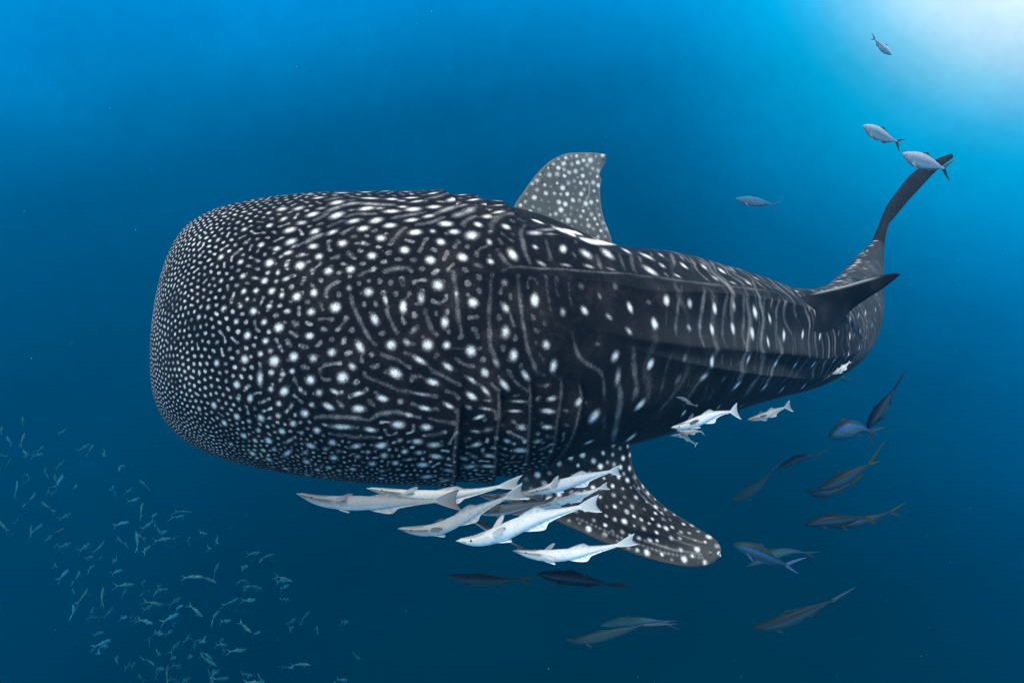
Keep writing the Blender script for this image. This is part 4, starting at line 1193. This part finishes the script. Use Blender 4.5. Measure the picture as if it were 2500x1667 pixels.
NP = ([0,.02,.07,.15,.25,.38,.52,.66,.80,.92,1.0], [.03,.20,.42,.66,.86,.98,.92,.70,.40,.18,.12],
      [.03,.16,.36,.62,.86,1.02,.98,.72,.40,.17,.12], [.03,.20,.40,.58,.70,.74,.66,.46,.25,.12,.09])
def runner(label, px, tips, H, back=(.05,.085,.09), flank=(.22,.27,.27), belly=(.45,.50,.50), blue=.5, tailc=(.20,.18,.06), roll=15, flip=1, fin_h=1.0, td=None):
    d = px[0][2]; Hm = H * d / FPX; sp = Spine(px, roll, flip)
    root = empty('rainbow_runner', at(*px[len(px) // 2])); tag(root, label, 'fish', 'slender striped fish around the shark')
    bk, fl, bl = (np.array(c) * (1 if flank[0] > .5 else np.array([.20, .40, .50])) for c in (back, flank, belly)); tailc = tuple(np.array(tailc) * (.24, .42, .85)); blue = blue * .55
    def colour(t, c, s):
        a = smooth(.12, .42, c)[:, None]; b = smooth(.05, .7, -c)[:, None]
        K = fl * (1 - a) + bk * a; K = K * (1 - b) + bl * b
        st = (np.exp(-((c - .30) / .10) ** 2) * smooth(.06, .16, t) * (1 - smooth(.88, .97, t)))[:, None]
        K = K * (1 - blue * st) + np.array([.015, .14, .55]) * blue * st
        st = (np.exp(-((c + .02) / .06) ** 2) * smooth(.06, .2, t))[:, None] * .35; K = K * (1 - st) + np.array([.05, .12, .18]) * st
        gill = np.exp(-((t - .215 + .03 * c * c) / .006) ** 2) * (c < .45); K = K * (1 - .3 * gill)[:, None]
        return np.clip(K, .008, 1)
    V, F, K = loft(sp, NP, Hm, colour, 40, 20); mesh_obj('body', V, F, FISH, root, dict(skin=K))
    f = lambda row, t: hermite(NP[0], NP[row], np.atleast_1d(t)) * Hm
    for nm, sg, t0, t1, hh, row, q1 in (('dorsal_fin', 1, .34, .93, .40, 1, [0,.10,.16,.28,.5,1]), ('anal_fin', -1, .60, .93, .34, 2, [0,.18,.28,.5,.7,1])):
        nu = 20; t = np.linspace(t0, t1, nu); c, T, U, S = sp(t); q = (t - t0) / (t1 - t0); fh = fin_h * hh * Hm * np.interp(q, q1, [0,.9,1,.45,.25,.05])
        b = c + sg * U * (f(row, t) * .88)[:, None]; v = np.linspace(0, 1, 5)[None, :, None]
        fin_part(root, nm, b[:, None] + v * (sg * U * fh[:, None] + T * (fh * .7)[:, None])[:, None], .004, tuple(bk), tuple(np.array(tailc) * .8), nu, 5)
    c, T, U, S = sp([.985]); base = c[0]
    for tp in tips:
        e = at(tp[0], tp[1], td or px[-1][2]); ax = e - base; w0 = unit(np.cross(ax, unit(base))) * Hm * .20
        if np.dot(w0, T[0]) < 0: w0 = -w0
        v = np.linspace(0, 1, 14)[None, :, None]; u = np.linspace(-1, 1, 8)[:, None, None]
        P = base - T[0] * Hm * .12 + ax * v + T[0] * np.linalg.norm(ax) * .16 * (v * v - v) * -1 * -1 + w0 * u * (1 - v) ** .7 * 1.15
        fin_part(root, 'caudal_lobe', P, .004, tuple(np.array(tailc) * .8), tailc, 8, 14)
    for sg in (1, -1):
        t = np.array([.235]); c, T, U, S = sp(t); b0 = c[0] + sg * S[0] * f(3, t)[0] * .85 - U[0] * Hm * .30; u = np.linspace(-1, 1, 8)[:, None, None]; v = np.linspace(0, 1, 7)[None, :, None]
        tip = T[0] * 1.0 * Hm - U[0] * .62 * Hm + sg * S[0] * .55 * Hm; wd = unit(np.cross(tip, S[0] * sg)) * Hm * .17
        fin_part(root, 'pectoral_fin', b0 + tip * v + wd * u * np.interp(v, [0, .4, .8, 1], [.7, 1, .6, .15]), .003, tuple(fl * .9), tuple(np.array(tailc) * .9), 8, 7)
        t = np.array([.085]); c, T, U, S = sp(t); V, F = ball(c[0] + sg * S[0] * f(3, t)[0] * .9 + U[0] * Hm * .06, Hm * .12, S[0] * sg, 10, 6, .4); mesh_obj('eye', V, F, EYE, root)
    return root
def q3(l, d, d2=None):
    """pixels -> (x, y, depth); depth runs from d at the nose to d2 at the tail"""
    d2 = d2 or d; n = len(l) - 1
    return [(x, y, d + (d2 - d) * i / n) for i, (x, y) in enumerate(l)]
GREY = (.25,.25,.26); PALE = (.52,.525,.52); WHITE = (.72,.715,.70); DUSK = (.08,.085,.095)  # remora tones: own colour with part of each one's lighting painted in
remora('long grey remora leading the group, head farthest left below the shark', q3([(725,1205),(765,1216),(830,1224),(900,1226),(980,1225),(1068,1222)], 2.05), ((1122,1193),(1128,1246)), 19, GREY, .80, 4, .75, 1.0)
remora('pale remora pressed up under the shark just above the leading grey one', q3([(896,1192),(940,1199),(1010,1208),(1090,1208),(1160,1200),(1222,1187)], 2.12), ((1276,1159),(1272,1192)), 16, PALE, .85, 4, 1.1, 1.2)
remora('grey remora with steeply raised tail and white tail fin edges', q3([(973,1290),(1010,1293),(1070,1288),(1130,1262),(1185,1236),(1238,1213)], 2.0), ((1275,1178),(1294,1217)), 17, (.36,.36,.36), .75, 14, .15, .9, dark_pec=True)
remora('thick white remora with dark pectoral fin, tail over the pectoral fin of the shark', q3([(1115,1320),(1155,1318),(1215,1301),(1290,1271),(1355,1253),(1418,1237)], 1.98), ((1462,1207),(1470,1250)), 22, WHITE, .74, 12, .55, 1.5, stripe=.35)
remora('bright white remora lowest of the group, ridged sucker on its head', q3([(1254,1344),(1295,1350),(1350,1354),(1410,1349),(1460,1340),(1510,1330)], 2.02), ((1549,1302),(1558,1328)), 16, WHITE, .74, 10, -.5, 1.6)
remora('pale blue remora uppermost of the group, crossing the pectoral fin of the shark', q3([(1286,1202),(1320,1196),(1370,1182),(1420,1168),(1458,1158),(1492,1150)], 2.25), ((1513,1136),(1518,1163)), 15, (.50,.54,.57), .80, 8, 1.0, 1.3)
remora('slim pale remora in the middle of the group, head behind the thick white one', q3([(1300,1239),(1325,1235),(1365,1224),(1405,1213),(1435,1203),(1467,1190)], 2.30), ((1482,1177),(1490,1194)), 10, (.60,.62,.63), .85, 8, -.5, 1.0)
remora('dark grey remora with a square dark tail fin behind the raised tail', q3([(1146,1246),(1180,1246),(1225,1243),(1270,1237),(1300,1231),(1330,1226)], 2.38), ((1361,1209),(1361,1241)), 14, DUSK, .8, 8, .6, 1.2)
remora('small dusky remora high in the group with its head in shadow', q3([(1166,1206),(1195,1211),(1225,1214),(1255,1215),(1280,1214),(1300,1213)], 2.48), ((1327,1205),(1327,1223)), 10, DUSK, .8, 6, .8, 1.0)
remora('dusky remora with a brown eye stripe, only its head showing', q3([(1203,1216),(1222,1211),(1250,1208),(1280,1207),(1310,1206),(1330,1204)], 2.52), ((1352,1196),(1352,1212)), 9, (.22,.22,.23), .8, 6, 1.0, 1.0)
remora('dark remora slanting down behind the thick white one', q3([(1140,1262),(1165,1272),(1195,1290),(1222,1307),(1245,1321),(1262,1331)], 2.42), ((1282,1338),(1272,1350)), 9, (.05,.06,.075), .8, 6, .4, 1.0, disc=False)
remora('bright white remora with broad tail under the rear flank of the shark', q3([(1639,1044),(1662,1040),(1695,1030),(1730,1017),(1760,1008),(1785,1005)], 2.60), ((1799,983),(1810,1024)), 13, WHITE, .80, 10, .3, 1.4, stripe=.3, dark_pec=True)
remora('small grey remora trailing last, right of the bright white one', q3([(1826,1025),(1845,1020),(1870,1013),(1890,1004),(1905,998),(1917,994)], 3.0), ((1928,977),(1937,1005)), 9, (.40,.41,.41), .7, 12, .3, 1.2, dark_pec=True)
remora('small brownish remora just under the bright white one', q3([(1652,1050),(1668,1054),(1682,1054),(1695,1052),(1705,1052),(1713,1053)], 2.72), ((1716,1056),(1722,1064)), 6, (.42,.38,.33), .8, 10, -.4, .6, disc=False)
remora('thin grey remora hanging below the brownish one, tail down', q3([(1638,1064),(1655,1062),(1670,1066),(1683,1074),(1692,1080),(1698,1084)], 2.74), ((1704,1081),(1697,1091)), 4, (.34,.38,.40), .8, 10, .4, .6, disc=False)
remora('tiny dark remora against the black flank of the shark', q3([(1650,969),(1662,971),(1674,976),(1684,984),(1692,988),(1698,990)], 2.55), ((1704,987),(1703,993)), 3.6, (.16,.17,.18), 1.0, 10, .4, .6, disc=False)
remora('small white remora clinging to the tail stalk of the shark', q3([(2031,914),(2040,909),(2051,903),(2060,896),(2068,889),(2073,885)], 4.25), ((2074,880),(2079,884)), 6, WHITE, .95, 10, .3, 1.0, disc=False)

OL = (.055,.080,.075)
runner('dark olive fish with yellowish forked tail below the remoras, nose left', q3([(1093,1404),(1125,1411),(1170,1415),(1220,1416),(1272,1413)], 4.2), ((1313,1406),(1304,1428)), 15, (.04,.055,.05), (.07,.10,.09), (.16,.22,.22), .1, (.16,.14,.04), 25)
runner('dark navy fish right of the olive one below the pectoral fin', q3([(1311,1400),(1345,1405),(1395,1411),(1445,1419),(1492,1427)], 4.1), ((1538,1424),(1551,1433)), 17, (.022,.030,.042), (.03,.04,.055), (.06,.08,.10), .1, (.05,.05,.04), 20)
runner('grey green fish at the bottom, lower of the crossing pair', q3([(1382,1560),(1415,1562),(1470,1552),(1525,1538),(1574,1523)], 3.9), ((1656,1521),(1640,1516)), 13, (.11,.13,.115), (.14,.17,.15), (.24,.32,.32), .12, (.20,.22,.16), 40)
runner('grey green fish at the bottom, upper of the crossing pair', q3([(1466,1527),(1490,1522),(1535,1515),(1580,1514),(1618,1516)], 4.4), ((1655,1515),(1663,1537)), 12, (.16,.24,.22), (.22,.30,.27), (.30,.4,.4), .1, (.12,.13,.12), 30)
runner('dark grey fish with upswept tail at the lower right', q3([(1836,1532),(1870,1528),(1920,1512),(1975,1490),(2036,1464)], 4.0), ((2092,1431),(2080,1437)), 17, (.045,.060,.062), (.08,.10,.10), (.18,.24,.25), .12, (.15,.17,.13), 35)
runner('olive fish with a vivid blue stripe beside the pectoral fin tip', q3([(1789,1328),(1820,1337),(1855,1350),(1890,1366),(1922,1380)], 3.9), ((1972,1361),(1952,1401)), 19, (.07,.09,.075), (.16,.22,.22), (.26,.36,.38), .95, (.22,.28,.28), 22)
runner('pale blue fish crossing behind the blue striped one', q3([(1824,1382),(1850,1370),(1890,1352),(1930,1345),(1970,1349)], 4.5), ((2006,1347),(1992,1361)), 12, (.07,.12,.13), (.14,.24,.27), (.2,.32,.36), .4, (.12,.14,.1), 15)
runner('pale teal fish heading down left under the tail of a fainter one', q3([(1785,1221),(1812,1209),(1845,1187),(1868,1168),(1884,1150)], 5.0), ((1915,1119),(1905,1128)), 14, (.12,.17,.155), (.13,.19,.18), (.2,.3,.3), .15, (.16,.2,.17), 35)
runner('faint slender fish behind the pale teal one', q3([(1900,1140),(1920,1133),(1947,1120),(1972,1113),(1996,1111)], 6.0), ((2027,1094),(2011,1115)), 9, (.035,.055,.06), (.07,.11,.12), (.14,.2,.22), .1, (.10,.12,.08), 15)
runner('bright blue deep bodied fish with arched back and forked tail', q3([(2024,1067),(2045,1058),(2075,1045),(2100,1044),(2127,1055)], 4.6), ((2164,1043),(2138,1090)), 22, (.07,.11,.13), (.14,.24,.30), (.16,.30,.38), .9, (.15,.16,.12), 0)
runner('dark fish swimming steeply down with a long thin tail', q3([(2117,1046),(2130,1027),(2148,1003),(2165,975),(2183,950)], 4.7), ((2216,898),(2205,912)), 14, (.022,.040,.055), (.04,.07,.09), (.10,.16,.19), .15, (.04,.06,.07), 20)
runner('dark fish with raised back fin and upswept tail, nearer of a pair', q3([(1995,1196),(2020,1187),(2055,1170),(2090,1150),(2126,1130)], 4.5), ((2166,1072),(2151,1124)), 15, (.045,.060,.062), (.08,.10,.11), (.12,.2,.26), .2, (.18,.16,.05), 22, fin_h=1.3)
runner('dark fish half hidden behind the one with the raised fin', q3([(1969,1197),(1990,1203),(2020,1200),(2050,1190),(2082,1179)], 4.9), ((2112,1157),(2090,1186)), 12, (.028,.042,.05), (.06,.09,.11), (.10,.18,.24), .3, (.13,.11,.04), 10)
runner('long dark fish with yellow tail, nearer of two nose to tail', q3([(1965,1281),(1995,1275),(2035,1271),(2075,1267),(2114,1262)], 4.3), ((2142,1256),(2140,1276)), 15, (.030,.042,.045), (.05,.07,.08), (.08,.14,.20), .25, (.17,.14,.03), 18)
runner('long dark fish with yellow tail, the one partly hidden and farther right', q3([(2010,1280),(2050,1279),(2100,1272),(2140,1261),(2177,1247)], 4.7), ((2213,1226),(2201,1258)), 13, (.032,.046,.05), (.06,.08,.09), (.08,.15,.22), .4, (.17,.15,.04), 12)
runner('silvery blue fish at upper right, just above the shark tail tip', q3([(2106,307),(2125,316),(2150,330),(2172,340),(2192,346)], 5.2), ((2213,341),(2199,372)), 15, (.34,.40,.46), (.62,.70,.76), (.60,.72,.78), .45, (.26,.22,.10), 8)
runner('silvery blue fish swimming across the tip of the shark tail', q3([(2203,375),(2225,384),(2255,395),(2282,404),(2307,413)], 5.0), ((2334,391),(2322,445)), 18, (.38,.40,.50), (.66,.72,.78), (.60,.74,.80), .5, (.26,.22,.10), 6)
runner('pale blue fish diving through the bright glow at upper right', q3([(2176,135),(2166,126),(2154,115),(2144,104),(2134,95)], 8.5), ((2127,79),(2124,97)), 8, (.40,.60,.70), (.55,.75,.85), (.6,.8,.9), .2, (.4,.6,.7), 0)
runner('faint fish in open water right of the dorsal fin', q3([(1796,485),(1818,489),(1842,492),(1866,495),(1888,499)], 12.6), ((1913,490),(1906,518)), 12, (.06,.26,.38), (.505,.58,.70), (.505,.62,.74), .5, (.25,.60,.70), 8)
runner('faint pale fish under the tail stalk of the shark', q3([(2036,918),(2046,919),(2056,922),(2066,927),(2072,931)], 7.0), ((2085,922),(2076,947)), 7, (.08,.2,.22), (.12,.26,.28), (.2,.34,.38), .2, (.1,.2,.18), 5)
# ================================================================== the distant school at lower left
SCHOOL = {
 (0, 980, 4.612): "255,170,255,265 25,280,10,365 275,360,230,505 755,295,690,390 80,390,75,470 485,500,460,570 265,540,265,600 340,550,325,635 390,555,380,600 480,590,420,615 1,605,45,640 1020,475,930,550 1050,490,985,590 1180,620,1125,585 1400,725,1290,760 735,650,650,765 515,755,465,850 120,640,120,750 20,735,15,800 620,825,600,935 705,825,675,940 270,825,272,865 345,850,325,940 190,890,205,1075 870,960,795,965 550,1030,500,1005 620,1020,565,1050 1285,940,1225,1055 1490,965,1465,1050 1560,875,1690,990 1585,1070,1485,1165 390,1045,325,1180 465,1115,580,1270 1605,1150,1540,1285 800,1260,730,1315 1780,1255,1640,1325 2135,1245,1970,1240 2070,1285,1985,1335 220,1280,225,1365 1440,1355,1340,1370 1730,1335,1630,1445 2,1340,30,1455 1835,1520,1730,1370 1885,1455,1830,1500 355,1400,340,1530 470,1385,420,1465 700,1440,590,1530 1525,1460,1570,1567",
 (0, 1300, 4.272): "545,15,500,105 595,105,565,200 745,108,680,145 940,100,865,195 1095,75,1015,230 1225,40,1250,160 1415,0,1480,185 1555,145,1465,225 1800,50,1635,92 1875,55,1785,30 1990,30,1920,150 975,245,885,280 1065,240,1050,300 980,340,920,395 1195,300,1160,305 1265,390,1225,400 580,345,520,345 705,390,660,465 830,405,815,525 775,580,700,625 905,605,855,730 1075,585,1025,755 760,750,810,885 980,760,935,930 1185,765,1120,890 1040,900,970,895 1335,875,1245,895 1380,540,1245,555 1330,570,1270,670 1525,485,1430,560 1690,535,1590,605 1730,590,1585,615 1570,615,1490,625 2095,455,1905,460 1895,670,1795,735 1925,750,1775,800 1695,750,1520,738 1590,750,1535,805 2120,880,1955,740 1850,845,1755,910 1605,950,1460,905 1385,850,1415,900 1440,885,1375,940 1805,925,1820,990 1810,1005,1705,1080 1660,1015,1640,1060 1715,1060,1595,1040 1090,1030,1005,1055 1140,1120,1040,1180 1140,1180,1080,1190 1050,1260,960,1228 1225,1290,1170,1360 1565,1095,1510,1155 1885,1115,1785,1245 1980,1055,1950,1160 2050,1155,1980,1210 2136,1140,2060,1090 1690,1270,1570,1245 1610,1380,1510,1270 1840,1300,1775,1305 2015,1290,1915,1285 1355,1400,1280,1365 1330,1400,1260,1440 1410,1345,1375,1410 1895,1400,1835,1400 1745,1400,1700,1560 1720,1415,1620,1422 1665,1535,1585,1435 1870,1560,1730,1495 1460,1465,1460,1550 1980,1510,1915,1550",
 (400, 1200, 3.358): "350,345,265,345 445,425,395,405 395,465,315,470 445,595,385,675 435,750,300,670 795,495,710,515 895,515,775,545 700,605,590,640 805,800,670,745 690,740,590,715 700,770,610,820 1060,735,925,695 1030,715,905,745 1035,755,945,810 1030,880,950,890 595,880,520,945 760,880,655,905 445,985,360,1060 560,1050,450,1070 720,1155,600,1060 800,1140,730,1175 1190,990,1100,1040 1080,1030,1050,1090 1070,1100,990,1155 1260,1105,1225,1145 1520,1065,1445,1070 490,1205,425,1240 515,1255,455,1255 500,1310,440,1315 350,1235,280,1190 665,1295,550,1300 400,1385,340,1290 435,1425,270,1355 455,1460,420,1500 410,1455,405,1510 410,1567,335,1490 520,1525,435,1555 730,1505,630,1495 825,1560,735,1525 830,1567,655,1565 1070,1450,970,1410 1205,1420,1040,1400 1505,1545,1450,1560 1600,1370,1560,1330",
}
SKINS = [fish_skin('school_skin', .38, .5, 90, .4)]
def small_fish(bend, deep, tint):
    """one closed mesh: body, forked tail, back fin and side fins; nose at +x, unit length"""
    nr, ns = 20, 12; t = np.linspace(0, 1, nr) ** 1.2
    h = hermite(NP[0], NP[1], t) * deep; w = hermite(NP[0], NP[3], t) * deep * .9
    x = .5 - .80 * t; y = bend * (t ** 2) * .35
    a = np.linspace(0, 2 * math.pi, ns, endpoint=False)
    P = np.stack([np.broadcast_to(x[:, None], (nr, ns)), y[:, None] + w[:, None] * np.sin(a), h[:, None] * np.cos(a)], -1)
    V = [np.concatenate([P.reshape(-1, 3), [[.505, 0, 0]], [[x[-1], y[-1], 0]]])]; F = [tube_faces(nr, ns)]
    c = np.broadcast_to(np.cos(a)[None], (nr, ns)).reshape(-1); K = np.array([.008, .15, .21])[None] * (1 + .9 * smooth(-.2, -.9, c) - .35 * smooth(.3, .9, c))[:, None]
    K = K * np.array(tint); K = [np.concatenate([K, K[:1], K[-1:]])]
    n = len(V[0])
    def add(G, th, k):
        nonlocal n
        v, f = sheet(np.asarray(G, float), th); V.append(v); F.append(f + n); n += len(v); K.append(np.tile(np.array(k) * np.array(tint), (len(v), 1)))
    xe, ye = x[-1] + .02, y[-1]; sl = bend * .7
    for sg in (1, -1):
        v = np.linspace(0, 1, 6)[None, :]; u = np.linspace(-1, 1, 4)[:, None]
        X = xe - .24 * v + u * .030 * (1 - v); Z = sg * (.16 * v + 0 * u); Y = ye + sl * .24 * v + 0 * u
        add(np.stack([X, Y, Z], -1), .006, (.10, .36, .46))
    u = np.linspace(0, 1, 8)[:, None]; v = np.linspace(0, 1, 3)[None]
    X = .12 - .45 * u - .04 * v; zt = np.interp(.5 - X, (.80 * np.array(NP[0])), np.array(NP[1]) * deep); hh = .055 * np.interp(u, [0, .15, .4, 1], [.2, 1, .5, .1])
    Y = bend * ((.5 - X) / .8) ** 2 * .35; add(np.stack([X, Y, zt * .9 + hh * v], -1), .005, (.08, .30, .30))
    for sg in (1, -1):
        u = np.linspace(-1, 1, 4)[:, None]; v = np.linspace(0, 1, 5)[None]
        X = .27 - .10 * v + 0 * u; Z = -.03 - .07 * v + u * .015 * (1 - v * .7); Y = sg * (deep * .6 + .06 * v) + 0 * u
        add(np.stack([X, Y, Z], -1), .004, (.08, .28, .28))
    return np.concatenate(V), np.concatenate(F), np.concatenate(K)
protos = []
for bend, deep, tint in ((0, .078, (1, 1, 1)), (.45, .084, (1.1, 1.1, .9)), (-.45, .076, (1, 1.05, 1)), (.6, .086, (1.2, 1.45, 1.6)), (-.6, .080, (.8, .8, .85))):
    V, F, K = small_fish(bend, deep, tint); o = mesh_obj('school_fish', V, F, SKINS[0], None, dict(skin=np.clip(K, 0, 1))); protos.append(o)
from mathutils import Matrix
rs = random.Random(4); used = [False] * len(protos)
for (ox, oy, k), txt in SCHOOL.items():
    for it in txt.split():
        x0, y0, x1, y1 = map(float, it.split(',')); hx, hy, tx, ty = ox + x0 / k, oy + y0 / k, ox + x1 / k, oy + y1 / k
        plen = math.hypot(hx - tx, hy - ty); Lm = rs.uniform(.31, .37)
        far = hx < 160 and hy < 1330                                        # the upper left end of the school is farthest away
        d = rs.uniform(12.0, 13.2) if far else rs.uniform(9.6, 11.8)
        fs = plen * d / FPX / Lm
        if fs > 1: d /= fs; fs = 1.0
        out = math.acos(max(.12, min(1, fs))) * rs.choice((-1, 1))
        A = at(hx, hy, d); B = at(tx, ty, d); X = unit(A - B); v = unit((A + B) / 2)
        X = unit(X * math.cos(out) + v * math.sin(out)); up = np.array([0, 0, 1.0]); ref = up if abs(X[2]) < .93 else np.array([-1.0, 0, .25])
        Z = unit(ref - X * np.dot(ref, X)); ro = R(rs.uniform(-35, 35)); Y = np.cross(Z, X); Z2 = Z * math.cos(ro) + Y * math.sin(ro); Y = np.cross(Z2, X)
        c = (A + B) / 2; pi_ = rs.randrange(len(protos))
        if used[pi_]: o = protos[pi_].copy(); link(o)
        else: o = protos[pi_]; used[pi_] = True
        M = np.eye(4); M[:3, 0] = X * Lm; M[:3, 1] = Y * Lm; M[:3, 2] = Z2 * Lm; M[:3, 3] = c; o.matrix_world = Matrix(M.tolist())
        if far: lab = 'faint bluish fish in the far upper left end of the loose school'
        elif hx > 600: lab = 'dim small fish straggling at the right edge of the loose school'
        elif hy > 1430: lab = 'small teal silver fish in the dense bottom part of the loose school'
        else: lab = 'small teal silver fish in the middle of the loose school at left'
        tag(o, lab, 'fish', 'loose school of small fish at the lower left')
# ================================================================== drifting specks of plankton
rp = np.random.default_rng(21); Vs = []; Fs = []; base_ = 0
oct_v = np.array([(1,0,0),(-1,0,0),(0,1,0),(0,-1,0),(0,0,1),(0,0,-1)], float); oct_f = np.array([(0,2,4),(2,1,4),(1,3,4),(3,0,4),(2,0,5),(1,2,5),(3,1,5),(0,3,5)])
for k in range(650):
    d = 1.3 + 9.5 * rp.random() ** .8; p = at(rp.uniform(-150, 2650), rp.uniform(-150, 1820), d)
    Vs.append(p + oct_v * rp.uniform(.0004, .0012) * (1 + .12 * d) * rp.uniform(.6, 1.3, (1, 3))); Fs.append(oct_f + base_); base_ += 6
specks = mesh_obj('plankton', np.concatenate(Vs), np.concatenate(Fs), plain('plankton_pale', (.34, .42, .44), .6, .2))
tag(specks, 'tiny pale plankton specks drifting through the water', 'plankton', kind='stuff')
# ================================================================== the water itself
hz = [(-13, -2.5, -10.5), (13, 14.2, 8.6)]
(x0, y0, z0), (x1, y1, z1) = hz
V = [(x, y, z) for x in (x0, x1) for y in (y0, y1) for z in (z0, z1)]
F = [(0, 1, 3, 2), (4, 6, 7, 5), (0, 4, 5, 1), (2, 3, 7, 6), (0, 2, 6, 4), (1, 5, 7, 3)]
hm = bpy.data.materials.new('sea_water'); hm.use_nodes = True; t = hm.node_tree; t.nodes.clear()
ho = t.nodes.new('ShaderNodeOutputMaterial'); pv = t.nodes.new('ShaderNodeVolumePrincipled'); t.links.new(pv.outputs[0], ho.inputs['Volume'])
pv.inputs['Color'].default_value = (*HAZE_C, 1); pv.inputs['Density'].default_value = HAZE_D; pv.inputs['Anisotropy'].default_value = .3
hb = mesh_obj('haze', V, F, hm, None, None, False); tag(hb, 'clear blue sea water fading distant fish into the deep', 'water', kind='stuff')
